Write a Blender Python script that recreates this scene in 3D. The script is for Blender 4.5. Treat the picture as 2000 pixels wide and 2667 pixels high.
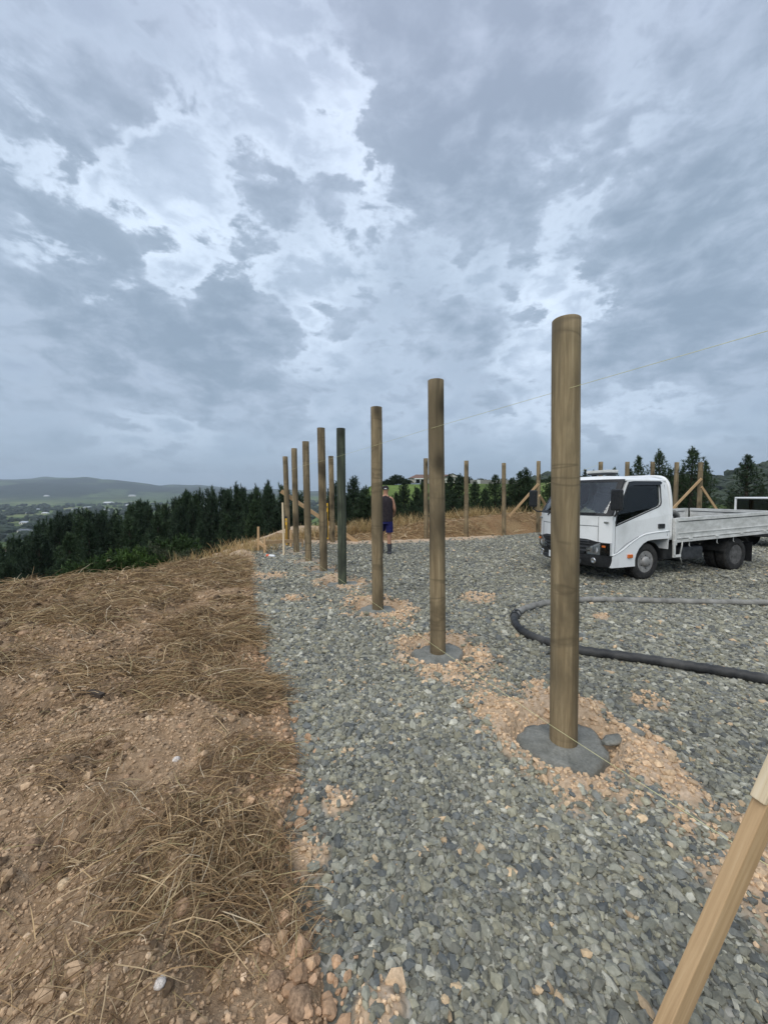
import bpy, bmesh, math, random
import numpy as np
from mathutils import Vector, Matrix, geometry
random.seed(7); RNG = np.random.default_rng(7)
R = math.radians
for o in list(bpy.data.objects): bpy.data.objects.remove(o)
scn = bpy.context.scene
C = scn.collection

# ------------------------------------------------------------------ camera
PITCH = math.atan(48.5 / 1000.0); CAMZ = 1.58
cam = bpy.data.cameras.new('camera'); camo = bpy.data.objects.new('camera', cam); C.objects.link(camo)
cam.sensor_fit = 'HORIZONTAL'; cam.sensor_width = 36; cam.lens = 18
cam.clip_start = 0.02; cam.clip_end = 40000
camo.location = (0, 0, CAMZ); camo.rotation_euler = (R(90) - PITCH, 0, 0)
scn.camera = camo
scn.render.resolution_x = 767; scn.render.resolution_y = 1024
scn.view_settings.view_transform = 'Standard'; scn.view_settings.look = 'None'
scn.view_settings.gamma = 1; scn.view_settings.exposure = 0.62
CP, SP = math.cos(PITCH), math.sin(PITCH)
def ray(u, v):
    x = (u - 1000) / 1000; y = (1333.5 - v) / 1000
    return (x, CP + y * SP, -SP + y * CP)
def at(u, v, Y):
    d = ray(u, v); k = Y / d[1]
    return Vector((d[0] * k, Y, CAMZ + d[2] * k))
def gp(u, v, z=0.0):
    d = ray(u, v); k = (z - CAMZ) / d[2]
    return Vector((d[0] * k, d[1] * k, z))

# ------------------------------------------------------------------ sky and sun
SUN_EL, SUN_AZ = 50, 208          # high sun behind cloud, a little behind the camera (azimuth from +Y, clockwise)
w = bpy.data.worlds.new('World'); scn.world = w; w.use_nodes = True
nt = w.node_tree; nt.nodes.clear(); N = nt.nodes.new; L = nt.links.new
def wm(op, a, b=None, c=None, clamp=False):
    n = N('ShaderNodeMath'); n.operation = op; n.use_clamp = clamp
    for i, x in enumerate((a, b, c)):
        if x is None: continue
        if isinstance(x, (int, float)): n.inputs[i].default_value = x
        else: L(x, n.inputs[i])
    return n.outputs[0]
def wv(op, a, b=None):
    n = N('ShaderNodeVectorMath'); n.operation = op
    for i, x in enumerate((a, b)):
        if x is None: continue
        if isinstance(x, (tuple, list)): n.inputs[i].default_value = x
        elif isinstance(x, (int, float)): n.inputs['Scale'].default_value = x
        else: L(x, n.inputs[i])
    return n.outputs['Value'] if op in ('DOT_PRODUCT', 'LENGTH') else n.outputs['Vector']
def wmap(x, a, b, c=0.0, d=1.0, smooth=True):
    n = N('ShaderNodeMapRange'); n.interpolation_type = 'SMOOTHSTEP' if smooth else 'LINEAR'
    L(x, n.inputs[0])
    for i, q in enumerate((a, b, c, d)): n.inputs[i + 1].default_value = q
    return n.outputs[0]
def wnoise(vec, scale, detail=6, rough=0.55, dist=0.0, col=False):
    n = N('ShaderNodeTexNoise'); L(vec, n.inputs['Vector']); n.inputs['Scale'].default_value = scale
    n.inputs['Detail'].default_value = detail; n.inputs['Roughness'].default_value = rough
    n.inputs['Distortion'].default_value = dist
    return n.outputs['Color'] if col else n.outputs['Fac']
def wmix(f, a, b):
    n = N('ShaderNodeMix'); n.data_type = 'RGBA'
    if isinstance(f, float): n.inputs[0].default_value = f
    else: L(f, n.inputs[0])
    for i, x in ((6, a), (7, b)):
        if isinstance(x, tuple): n.inputs[i].default_value = x + (1,)
        else: L(x, n.inputs[i])
    return n.outputs[2]
tc = N('ShaderNodeTexCoord').outputs['Generated']
sx = N('ShaderNodeSeparateXYZ'); L(tc, sx.inputs[0])
zc = wm('ADD', wm('MAXIMUM', sx.outputs['Z'], 0.0), 0.24)
cx = N('ShaderNodeCombineXYZ'); L(wm('DIVIDE', sx.outputs['X'], zc), cx.inputs[0]); L(wm('DIVIDE', sx.outputs['Y'], zc), cx.inputs[1])
P = cx.outputs[0]
def centred(colr, k): return wv('SCALE', wv('SUBTRACT', colr, (0.5, 0.5, 0.5)), k)
Pw = wv('ADD', P, centred(wnoise(P, 1.1, 4, 0.5, col=True), 0.55))
T3 = wv('MULTIPLY', tc, (1.0, 1.0, 1.9))
Dw = wv('NORMALIZE', wv('ADD', tc, centred(wnoise(T3, 3.6, 9, 0.6, col=True), 0.36)))
def blobs(lst):
    tot = None
    for (u, v, sig, amp) in lst:
        d = Vector(ray(u, v)).normalized()
        x = wmap(wv('DOT_PRODUCT', Dw, tuple(d)), math.cos(R(sig)), 1.0, 0.0, amp)
        tot = x if tot is None else wm('ADD', tot, x)
    return tot
dark = blobs([(1200, 130, 15, .55), (1330, 330, 13, .5), (1130, 330, 8, .25), (1880, 740, 16, .55), (1700, 690, 11, .3), (60, 420, 11, .5),
              (270, 310, 8, .35), (480, 800, 14, .5), (660, 950, 13, .5), (330, 900, 10, .3), (180, 760, 10, .35), (1050, 650, 8, .25), (1930, 200, 12, .4),
              (900, 60, 10, .25), (1250, 900, 9, .3), (1750, 900, 10, .3), (120, 1050, 9, .25), (850, 480, 6, .2), (640, 480, 7, .25)])
brite = blobs([(330, 560, 15, .55), (130, 520, 9, .35), (1250, 520, 14, .18), (700, 450, 14, .22), (560, 640, 10, .4), (930, 330, 8, .5), (1010, 480, 8, .45), (900, 700, 8, .3), (1440, 820, 7, .6), (1330, 850, 6, .4),
               (1590, 770, 6, .4), (1700, 1060, 9, .35), (820, 900, 8, .35), (760, 240, 10, .35), (1600, 330, 13, .18), (1520, 560, 9, .12), (430, 1130, 9, .2), (1400, 1080, 8, .3), (300, 640, 9, .3)])
Pt = wv('ADD', T3, centred(wnoise(wv('ADD', T3, (1.7, 5.2, 0)), 5.0, 6, 0.55, col=True), 0.10))
n_big = wnoise(Pt, 2.0, 10, 0.56, 0.0)
n_mid = wnoise(wv('ADD', Pt, (7.3, 2.1, 0)), 6.0, 12, 0.55, 0.0)
n_fin = wnoise(wv('ADD', Pt, (3.1, 9.4, 0)), 14.0, 12, 0.57, 0.0)
# upper, brighter deck
up = wm('ADD', wm('ADD', wm('ADD', wm('MULTIPLY', n_big, 0.40), wm('MULTIPLY', n_mid, 0.55)), wm('MULTIPLY', n_fin, 0.30)), wm('SUBTRACT', wm('MULTIPLY', brite, 0.19), wm('MULTIPLY', dark, 0.13)))
upc = N('ShaderNodeValToRGB'); L(up, upc.inputs[0])
e = upc.color_ramp.elements
e[0].position = 0.44; e[0].color = (.265, .330, .412, 1)
e[1].position = 0.98; e[1].color = (.68, .77, .86, 1)
for p_, c_ in ((.57, (.300, .372, .452, 1)), (.69, (.375, .452, .540, 1)), (.83, (.50, .585, .675, 1))):
    q = e.new(p_); q.color = c_
# lower, darker broken cloud in front of it, with thin bright rims
lo = wm('ADD', wm('ADD', wm('MULTIPLY', n_mid, 0.85), wm('MULTIPLY', n_fin, 0.60)), wm('SUBTRACT', wm('MULTIPLY', dark, 0.36), wm('MULTIPLY', brite, 0.20)))
lomask = wmap(lo, 0.705, 0.805)
lodens = wmap(wm('ADD', wm('ADD', wm('MULTIPLY', n_mid, 0.6), wm('MULTIPLY', n_fin, 0.9)), wm('MULTIPLY', dark, 0.26)), 0.62, 1.12)
loc_ = wmix(lodens, (.355, .425, .510), (.180, .238, .300))
skyc = wmix(wm('MULTIPLY', lomask, 0.86), upc.outputs[0], loc_)
rim = wm('MULTIPLY', wmap(lo, 0.56, 0.70), wmap(lo, 0.69, 0.79, 1.0, 0.0))
rim = wm('MULTIPLY', rim, wm('MINIMUM', wm('ADD', wm('MULTIPLY', brite, 0.70), 0.05), 0.36))
skyc = wmix(rim, skyc, (.66, .76, .86))
# faint lavender cast overhead, blue-grey murk near the horizon
skyc = wmix(wmap(sx.outputs['Z'], 0.45, 0.90, 0.0, 0.30), skyc, (.42, .42, .53))
hz = wm('MULTIPLY', wmap(sx.outputs['Z'], 0.0, 0.24, 1.0, 0.0), wmap(n_mid, 0.35, 0.65, 1.0, 0.55))
skyc = wmix(wm('MULTIPLY', hz, 0.70), skyc, (.235, .325, .415))
tint = N('ShaderNodeMix'); tint.data_type = 'RGBA'; tint.blend_type = 'MULTIPLY'; tint.inputs[0].default_value = 1.0; L(skyc, tint.inputs[6]); tint.inputs[7].default_value = (1.02, 1.02, 1.05, 1)
bgc = N('ShaderNodeBackground'); L(tint.outputs[2], bgc.inputs[0]); bgc.inputs[1].default_value = 1.0
sky = N('ShaderNodeTexSky'); sky.sky_type = 'NISHITA'; sky.sun_disc = False
sky.sun_elevation = R(SUN_EL); sky.sun_rotation = R(SUN_AZ)
bgn = N('ShaderNodeBackground'); L(sky.outputs[0], bgn.inputs[0]); bgn.inputs[1].default_value = 0.10
mx = N('ShaderNodeMixShader'); mx.inputs[0].default_value = 0.93
L(bgn.outputs[0], mx.inputs[1]); L(bgc.outputs[0], mx.inputs[2])
wo = N('ShaderNodeOutputWorld'); L(mx.outputs[0], wo.inputs[0])
sun = bpy.data.lights.new('sun', 'SUN'); suno = bpy.data.objects.new('sun', sun); C.objects.link(suno)
sun.energy = 1.5; sun.angle = R(55); sun.color = (1.0, .96, .90)
sd = Vector((math.sin(R(SUN_AZ)) * math.cos(R(SUN_EL)), math.cos(R(SUN_AZ)) * math.cos(R(SUN_EL)), math.sin(R(SUN_EL))))
suno.rotation_euler = (-sd).to_track_quat('-Z', 'Y').to_euler(); suno.location = (0, -5, 30)

# ------------------------------------------------------------------ helpers
def tag(o, label=None, cat=None, group=None, kind=None):
    if label: o['label'] = label
    if cat: o['category'] = cat
    if group: o['group'] = group
    if kind: o['kind'] = kind
    return o
def empty(name, loc=(0, 0, 0), rz=0.0, label=None, cat=None, group=None):
    o = bpy.data.objects.new(name, None); C.objects.link(o); o.location = loc; o.rotation_euler = (0, 0, rz)
    o.empty_display_size = 0.1
    return tag(o, label, cat, group)
def link(name, me, mat=None, parent=None):
    o = bpy.data.objects.new(name, me); C.objects.link(o)
    if mat and not me.materials: me.materials.append(mat)
    if parent: o.parent = parent
    return o
def npmesh(name, V, F, smooth=False, col=None):
    """V (n,3), F (m,k) with constant k; col (n,3) -> attribute 'col' """
    me = bpy.data.meshes.new(name)
    V = np.asarray(V, np.float32); F = np.asarray(F, np.int32)
    me.vertices.add(len(V)); me.vertices.foreach_set('co', V.ravel())
    k = F.shape[1]; me.loops.add(F.size); me.loops.foreach_set('vertex_index', F.ravel())
    me.polygons.add(len(F)); me.polygons.foreach_set('loop_start', np.arange(0, F.size, k, dtype=np.int32))
    me.polygons.foreach_set('use_smooth', np.full(len(F), smooth))
    if col is not None:
        a = me.attributes.new('col', 'FLOAT_COLOR', 'POINT')
        c4 = np.ones((len(V), 4), np.float32); c4[:, :3] = col; a.data.foreach_set('color', c4.ravel())
    me.update(calc_edges=True); return me
def copy_tree(o, parent=None):
    c = o.copy(); C.objects.link(c); c.parent = parent
    for ch in list(o.children): copy_tree(ch, c)
    return c

class MB:
    """collects shapes into one mesh"""
    def __init__(s): s.v = []; s.f = []; s.sm = []
    def add(s, vs, fs, smooth=False):
        b = len(s.v); s.v += [tuple(p) for p in vs]
        for f in fs: s.f.append(tuple(b + i for i in f)); s.sm.append(smooth)
        return s
    def box(s, c, d, bev=0.0, M=None):
        bm = bmesh.new(); bmesh.ops.create_cube(bm, size=1.0)
        for q in bm.verts: q.co = Vector((q.co.x * d[0], q.co.y * d[1], q.co.z * d[2]))
        if bev: bmesh.ops.bevel(bm, geom=list(bm.edges), offset=bev, segments=2, profile=.6, affect='EDGES')
        T = Matrix.Translation(c) if M is None else M
        bm.verts.index_update()
        s.add([T @ q.co for q in bm.verts], [[q.index for q in f.verts] for f in bm.faces]); bm.free(); return s
    def beam(s, a, b, wd, th, up=(0, 0, 1), bev=0.003):
        a, b = Vector(a), Vector(b); z = (b - a); ln = z.length; z.normalize()
        x = Vector(up).cross(z)
        if x.length < 1e-4: x = Vector((1, 0, 0))
        x.normalize(); y = z.cross(x)
        M = Matrix.Translation((a + b) / 2) @ Matrix((x, y, z)).transposed().to_4x4()
        return s.box((0, 0, 0), (wd, th, ln), bev, M)
    def tube(s, pts, rad, n=10, cap=True, smooth=True):
        pts = [Vector(p) for p in pts]; rads = rad if isinstance(rad, (list, tuple)) else [rad] * len(pts)
        vs = []; fs = []; prev = None
        for i, p in enumerate(pts):
            t = (pts[min(i + 1, len(pts) - 1)] - pts[max(i - 1, 0)]).normalized()
            if prev is None:
                x = t.orthogonal().normalized()
            else:
                x = prev - t * prev.dot(t); x = x.normalized() if x.length > 1e-6 else t.orthogonal().normalized()
            prev = x; y = t.cross(x)
            for k in range(n):
                a = 2 * math.pi * k / n; vs.append(p + (x * math.cos(a) + y * math.sin(a)) * rads[i])
        for i in range(len(pts) - 1):
            for k in range(n):
                fs.append((i * n + k, i * n + (k + 1) % n, (i + 1) * n + (k + 1) % n, (i + 1) * n + k))
        s.add(vs, fs, smooth)
        if cap:
            b = len(s.v) - len(vs)
            s.f.append(tuple(b + k for k in reversed(range(n)))); s.sm.append(False)
            s.f.append(tuple(b + (len(pts) - 1) * n + k for k in range(n))); s.sm.append(False)
        return s
    def lathe(s, prof, n=24, axis='z', c=(0, 0, 0), smooth=True):
        """prof: (radius, height) list; axis the spin axis"""
        vs = []; fs = []; c = Vector(c)
        for (r, h) in prof:
            for k in range(n):
                a = 2 * math.pi * k / n; p = (r * math.cos(a), r * math.sin(a), h)
                if axis == 'y': p = (p[0], p[2], p[1])
                if axis == 'x': p = (p[2], p[0], p[1])
                vs.append(c + Vector(p))
        for i in range(len(prof) - 1):
            for k in range(n): fs.append((i * n + k, i * n + (k + 1) % n, (i + 1) * n + (k + 1) % n, (i + 1) * n + k))
        s.add(vs, fs, smooth); b = len(s.v) - len(vs)
        for i in (0, len(prof) - 1):
            if prof[i][0] > 1e-5: s.f.append(tuple(b + i * n + k for k in range(n))); s.sm.append(False)
        return s
    def panel(s, outer, holes, fn, inward, smooth=False):
        """flat outline with holes in 2-D, mapped to space by fn, with a thickness vector/function"""
        loops = [outer] + list(holes); flat = [p for l in loops for p in l]
        tris = geometry.tessellate_polygon([[Vector((p[0], p[1], 0)) for p in l] for l in loops])
        a = [Vector(fn(*p)) for p in flat]; iv = Vector(inward); n = len(a)
        fs = [tuple(t) for t in tris] + [tuple(n + i for i in reversed(t)) for t in tris]
        b = 0
        for l in loops:
            m = len(l)
            for i in range(m): j = (i + 1) % m; fs.append((b + i, b + j, n + b + j, n + b + i))
            b += m
        return s.add(a + [p + iv for p in a], fs, smooth)
    def grid(s, fn, nu, nv, thick=None, smooth=True):
        """sheet fn(i/nu, j/nv) with optional thickness vector"""
        g = [Vector(fn(i / nu, j / nv)) for j in range(nv + 1) for i in range(nu + 1)]; w_ = nu + 1
        fs = [(j * w_ + i, j * w_ + i + 1, (j + 1) * w_ + i + 1, (j + 1) * w_ + i) for j in range(nv) for i in range(nu)]
        if thick is None: return s.add(g, fs, smooth)
        n = len(g); T = Vector(thick); s.add(g, fs, smooth); s.add([p + T for p in g], [tuple(reversed(f)) for f in fs], smooth)
        bd = [i for i in range(nu)] + [j * w_ + nu for j in range(nv)] + [nv * w_ + i for i in range(nu, 0, -1)] + [j * w_ for j in range(nv, 0, -1)]
        m = len(bd); s.add([g[i] for i in bd] + [g[i] + T for i in bd], [(i, m + i, m + (i + 1) % m, (i + 1) % m) for i in range(m)])
        return s
    def build(s, name, mat, parent=None):
        me = bpy.data.meshes.new(name); me.from_pydata(s.v, [], s.f); me.polygons.foreach_set('use_smooth', s.sm)
        bm = bmesh.new(); bm.from_mesh(me); bmesh.ops.recalc_face_normals(bm, faces=bm.faces); bm.to_mesh(me); bm.free()
        me.update(); return link(name, me, mat, parent)

def spline(pts, n=8):
    """Catmull-Rom through points"""
    P_ = [Vector(p) for p in pts]; P_ = [P_[0] * 2 - P_[1]] + P_ + [P_[-1] * 2 - P_[-2]]; out = []
    for i in range(1, len(P_) - 2):
        for k in range(n):
            t = k / n; a, b, c, d = P_[i - 1:i + 3]
            out.append(0.5 * ((2 * b) + (c - a) * t + (2 * a - 5 * b + 4 * c - d) * t * t + (3 * b - a - 3 * c + d) * t ** 3))
    out.append(P_[-2]); return out

# numpy noise
def _h(ix, iy, s):
    n = (ix.astype(np.int64) * 374761393 + iy.astype(np.int64) * 668265263 + s * 144665) & 0xffffffff
    n = ((n ^ (n >> 13)) * 1274126177) & 0xffffffff
    return ((n ^ (n >> 16)) & 0xffff) / 65535.0
def vnoise(x, y, s=0):
    ix = np.floor(x); iy = np.floor(y); fx = x - ix; fy = y - iy
    fx = fx * fx * (3 - 2 * fx); fy = fy * fy * (3 - 2 * fy)
    a = _h(ix, iy, s); b = _h(ix + 1, iy, s); c = _h(ix, iy + 1, s); d = _h(ix + 1, iy + 1, s)
    return a + (b - a) * fx + (c - a) * fy + (a - b - c + d) * fx * fy
def fbm(x, y, s=0, o=4, g=.5):
    t = 0; a = 1; n = 0
    for k in range(o):
        t = t + a * vnoise(x * 2 ** k + 17.3 * k, y * 2 ** k - 9.1 * k, s + k); n += a; a *= g
    return t / n
def sst(a, b, x):
    t = np.clip((np.asarray(x, float) - a) / (b - a), 0, 1); return t * t * (3 - 2 * t)

# ------------------------------------------------------------------ materials
class MT:
    """small node-material writer"""
    def __init__(s, name, rough=0.8, spec=0.3):
        s.m = bpy.data.materials.new(name); s.m.use_nodes = True; s.t = s.m.node_tree; s.b = s.t.nodes['Principled BSDF']
        s.b.inputs['Roughness'].default_value = rough; s.b.inputs['Specular IOR Level'].default_value = spec
    def n(s, ty, **kw):
        x = s.t.nodes.new(ty)
        for k, v in kw.items(): setattr(x, k, v)
        return x
    def l(s, a, b): s.t.links.new(a, b)
    def coord(s, which='Object', scale=(1, 1, 1), rnd=False):
        c = s.n('ShaderNodeTexCoord').outputs[which]
        if rnd:
            oi = s.n('ShaderNodeObjectInfo'); m = s.n('ShaderNodeMath', operation='MULTIPLY'); s.l(oi.outputs['Random'], m.inputs[0]); m.inputs[1].default_value = 57.0
            a = s.n('ShaderNodeVectorMath', operation='ADD'); s.l(c, a.inputs[0]); s.l(m.outputs[0], a.inputs[1]); c = a.outputs[0]
        mp = s.n('ShaderNodeMapping'); s.l(c, mp.inputs[0]); mp.inputs['Scale'].default_value = scale
        return mp.outputs[0]
    def noise(s, vec, scale, detail=5, rough=.6, dist=0.0):
        x = s.n('ShaderNodeTexNoise'); s.l(vec, x.inputs['Vector']); x.inputs['Scale'].default_value = scale
        x.inputs['Detail'].default_value = detail; x.inputs['Roughness'].default_value = rough; x.inputs['Distortion'].default_value = dist
        return x.outputs['Fac']
    def ramp(s, fac, stops):
        x = s.n('ShaderNodeValToRGB'); s.l(fac, x.inputs[0]); e = x.color_ramp.elements
        while len(e) < len(stops): e.new(.5)
        for q, (p, c) in zip(e, stops): q.position = p; q.color = (c if isinstance(c, tuple) else (c, c, c)) + (1,)
        return x.outputs[0]
    def mix(s, f, a, b, mode='MIX'):
        x = s.n('ShaderNodeMix'); x.data_type = 'RGBA'; x.blend_type = mode
        for i, q in ((0, f), (6, a), (7, b)):
            if isinstance(q, (int, float)): x.inputs[i].default_value = q
            elif isinstance(q, tuple): x.inputs[i].default_value = q + (1,)
            else: s.l(q, x.inputs[i])
        return x.outputs[2]
    def attr(s, name='col', out='Color'):
        x = s.n('ShaderNodeAttribute'); x.attribute_name = name; return x.outputs[out]
    def color(s, c):
        if isinstance(c, tuple): s.b.inputs['Base Color'].default_value = c + (1,)
        else: s.l(c, s.b.inputs['Base Color'])
        return s
    def bump(s, h, dist=.01, strength=1.0):
        x = s.n('ShaderNodeBump'); s.l(h, x.inputs['Height']); x.inputs['Distance'].default_value = dist; x.inputs['Strength'].default_value = strength
        s.l(x.outputs[0], s.b.inputs['Normal']); return s
def mat_noise(name, c1, c2, scale=8, rough=.8, stretch=(1, 1, 1), bump=0.0, spec=.3, metal=0.0, rnd=False, lo=.35, hi=.65):
    t = MT(name, rough, spec); co = t.coord('Object', stretch, rnd); f = t.noise(co, scale)
    t.color(t.ramp(f, [(lo, c1), (hi, c2)])); t.b.inputs['Metallic'].default_value = metal
    if bump: t.bump(f, bump)
    return t.m
M = {}
def mk_pole(name, a, b, c, knot):
    t = MT(name, .72, .25); co = t.coord('Object', (1, 1, .055), True)
    g = t.noise(co, 34, 7, .65, .4); big = t.noise(t.coord('Object', (1, 1, .35), True), 3.4, 5, .6, .6)
    col = t.ramp(g, [(.30, a), (.52, b), (.74, c)])
    col = t.mix(t.ramp(big, [(.40, 0.0), (.60, .9)]), col, tuple(x * .9 for x in knot), 'MIX')
    k = t.n('ShaderNodeTexVoronoi'); k.feature = 'SMOOTH_F1'; t.l(t.coord('Object', (1, 1, .55), True), k.inputs['Vector']); k.inputs['Scale'].default_value = 3.6
    col = t.mix(t.ramp(k.outputs['Distance'], [(.08, .92), (.20, .45), (.27, .12), (.36, 0.0)]), col, tuple(x * .36 for x in knot))
    st = t.noise(t.coord('Object', (1, 1, .03), True), 11, 3, .5, .3)
    col = t.mix(t.ramp(st, [(.57, 0.0), (.63, .7), (.69, 0.0)]), col, tuple(x * .5 for x in knot))
    rg = t.noise(t.coord('Object', (.2, .2, 1), True), 5.5, 3, .5, .9)
    col = t.mix(t.ramp(rg, [(.58, 0.0), (.63, .55), (.68, 0.0)]), col, tuple(x * .6 for x in knot))
    t.color(col).bump(g, .004); return t.m
M['pole'] = mk_pole('pole_timber', (.175, .128, .072), (.295, .225, .130), (.40, .315, .195), (.165, .128, .077))
M['pole_green'] = mk_pole('green_treated_timber', (.055, .066, .043), (.105, .122, .078), (.17, .18, .125), (.06, .068, .05))
def mk_timber(name, a, b, c):
    t = MT(name, .62, .3); co = t.coord('Object', (1, 1, 1), True); g = t.noise(t.coord('Object', (1, 1, .04), True), 45, 5, .6, .8)
    bl = t.noise(co, 2.5, 4); col = t.ramp(g, [(.3, a), (.55, b), (.78, c)])
    col = t.mix(t.ramp(bl, [(.5, 0.0), (.75, .4)]), col, tuple(x * .72 for x in a)); t.color(col).bump(g, .0015); return t.m
M['timber'] = mk_timber('sawn_timber', (.42, .27, .14), (.55, .37, .20), (.64, .46, .27))
M['pale'] = mk_timber('pale_timber', (.62, .48, .30), (.72, .59, .40), (.80, .68, .50))
_t = MT('wet_concrete', .6, .35); _c = _t.coord('Object'); _a = _t.noise(_c, 6, 5); _b = _t.noise(_c, 55, 6, .7)
_t.color(_t.mix(1.0, _t.ramp(_a, [(.35, (.155, .158, .138)), (.65, (.265, .265, .235))]), _t.ramp(_b, [(.3, .75), (.7, 1.25)]), 'MULTIPLY')); _t.bump(_t.mix(.45, _a, _b), .02); M['concrete'] = _t.m
M['white'] = mat_noise('white_paint', (.66, .665, .645), (.82, .83, .82), 2.2, .32, (1, 1, .6), spec=.5, lo=.28, hi=.5)
M['tray_white'] = mat_noise('worn_white_paint', (.48, .48, .45), (.68, .68, .65), 5, .55, (1, 1, 2.2), spec=.3)
M['black'] = mat_noise('black_plastic', (.014, .015, .016), (.03, .031, .033), 30, .5)
M['darkgrey'] = mat_noise('dark_grey_metal', (.03, .033, .036), (.07, .073, .078), 9, .6)
M['chassis'] = mat_noise('dirty_chassis', (.018, .02, .021), (.055, .053, .05), 7, .8)
M['rubber'] = mat_noise('tyre_rubber', (.02, .02, .02), (.048, .046, .043), 16, .85, bump=.002)
M['rim'] = mat_noise('dusty_steel_rim', (.20, .19, .18), (.42, .41, .39), 10, .5, metal=.3)
M['rim_dark'] = mat_noise('dirty_rear_rim', (.06, .058, .055), (.15, .145, .14), 10, .7)
M['silver'] = mat_noise('silver_trim', (.5, .5, .5), (.65, .65, .65), 10, .25, metal=.9)
M['orange'] = mat_noise('orange_lens', (.55, .11, .015), (.7, .18, .03), 40, .25, spec=.5)
M['hose'] = mat_noise('dusty_hose_rubber', (.018, .019, .021), (.085, .083, .078), 4, .55, bump=.003)
M['hose_grey'] = mat_noise('cement_coated_hose', (.16, .155, .14), (.32, .31, .28), 6, .75)
M['rust'] = mat_noise('rusty_steel', (.10, .045, .025), (.22, .10, .05), 14, .8)
M['yellow'] = mat_noise('yellow_paint', (.62, .33, .02), (.72, .42, .04), 20, .45)
M['red'] = mat_noise('red_orange_paint', (.65, .10, .04), (.75, .16, .07), 20, .4)
M['string'] = mat_noise('builders_string', (.62, .60, .30), (.75, .72, .42), 30, .8)
M['skin'] = mat_noise('tanned_skin', (.36, .185, .115), (.43, .235, .155), 12, .55)
M['shirt'] = mat_noise('charcoal_cloth', (.018, .014, .017), (.034, .027, .03), 25, .9)
M['shorts'] = mat_noise('navy_blue_cloth', (.012, .013, .075), (.022, .024, .12), 25, .9)
M['boot'] = mat_noise('grey_rubber', (.035, .037, .043), (.07, .072, .08), 12, .6)
M['seat'] = mat_noise('grey_seat_cloth', (.05, .05, .055), (.09, .09, .095), 30, .9)
M['paper'] = mat_noise('white_paper', (.68, .70, .70), (.78, .80, .80), 6, .8)
M['paper_blue'] = mat_noise('pale_blue_paper', (.35, .60, .62), (.45, .68, .70), 6, .8)
M['hivis'] = mat_noise('hi_vis_cloth', (.55, .75, .05), (.62, .82, .08), 12, .8)
M['bag'] = mat_noise('brown_paper_bag', (.45, .40, .30), (.60, .54, .42), 14, .8)
def mk_glass(name, tint, gl):
    m = bpy.data.materials.new(name); m.use_nodes = True; t = m.node_tree; t.nodes.clear()
    o = t.nodes.new('ShaderNodeOutputMaterial'); mx = t.nodes.new('ShaderNodeMixShader'); tr = t.nodes.new('ShaderNodeBsdfTransparent'); g = t.nodes.new('ShaderNodeBsdfGlossy')
    fr = t.nodes.new('ShaderNodeFresnel'); fr.inputs[0].default_value = 1.5
    ad = t.nodes.new('ShaderNodeMath'); ad.operation = 'ADD'; t.links.new(fr.outputs[0], ad.inputs[0]); ad.inputs[1].default_value = gl
    tr.inputs[0].default_value = tint + (1,); g.inputs['Roughness'].default_value = .03
    t.links.new(ad.outputs[0], mx.inputs[0]); t.links.new(tr.outputs[0], mx.inputs[1]); t.links.new(g.outputs[0], mx.inputs[2]); t.links.new(mx.outputs[0], o.inputs[0]); return m
M['glass'] = mk_glass('tinted_glass', (.74, .79, .79), .06)
M['darkglass'] = mk_glass('dark_tinted_glass', (.16, .18, .19), .03)
M['lens'] = mk_glass('clear_lens', (.85, .88, .9), .14)
def mk_vc(name, rough=.85, nz=30, amt=.5, bump=0.0, spec=.25, rnd=0.0, trans=0.0):
    t = MT(name, rough, spec); c = t.attr(); f = t.noise(t.coord('Object'), nz, 4)
    col = t.mix(1.0, c, t.ramp(f, [(.3, 1 - amt * .6), (.7, 1 + amt * .6)]), 'MULTIPLY')
    if rnd:
        oi = t.n('ShaderNodeObjectInfo'); col = t.mix(1.0, col, t.ramp(oi.outputs['Random'], [(0, (1 - rnd, 1 - rnd, 1 - rnd * .8)), (.5, (1, 1, 1)), (1, (1 + rnd * 1.1, 1 + rnd, 1 + rnd * .4))]), 'MULTIPLY')
    t.color(col)
    if bump: t.bump(f, bump)
    if trans:
        tr = t.n('ShaderNodeBsdfTranslucent'); t.l(col, tr.inputs[0]); ms = t.n('ShaderNodeMixShader'); ms.inputs[0].default_value = trans
        out = [q for q in t.t.nodes if q.type == 'OUTPUT_MATERIAL'][0]
        t.l(t.b.outputs[0], ms.inputs[1]); t.l(tr.outputs[0], ms.inputs[2]); t.l(ms.outputs[0], out.inputs[0])
    return t.m
M['stone'] = mk_vc('crushed_rock', .8, 60, .35)
M['crumb'] = mk_vc('clay_crumb', .95, 70, .4, spec=.1)
M['straw'] = mk_vc('dry_straw', .75, 20, .2, trans=.15)
M['needle'] = mk_vc('pine_needles', .7, 1.2, .5, rnd=.3, trans=.12)
M['leaf'] = mk_vc('broad_leaves', .6, 2, .5, rnd=.2, trans=.2)
M['rock'] = mk_vc('clay_rock', .95, 3.5, .8, bump=.002, spec=.1)
M['bark'] = mat_noise('pine_bark', (.045, .033, .025), (.10, .078, .06), 8, .9, (1, 1, .25), bump=.01)
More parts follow.
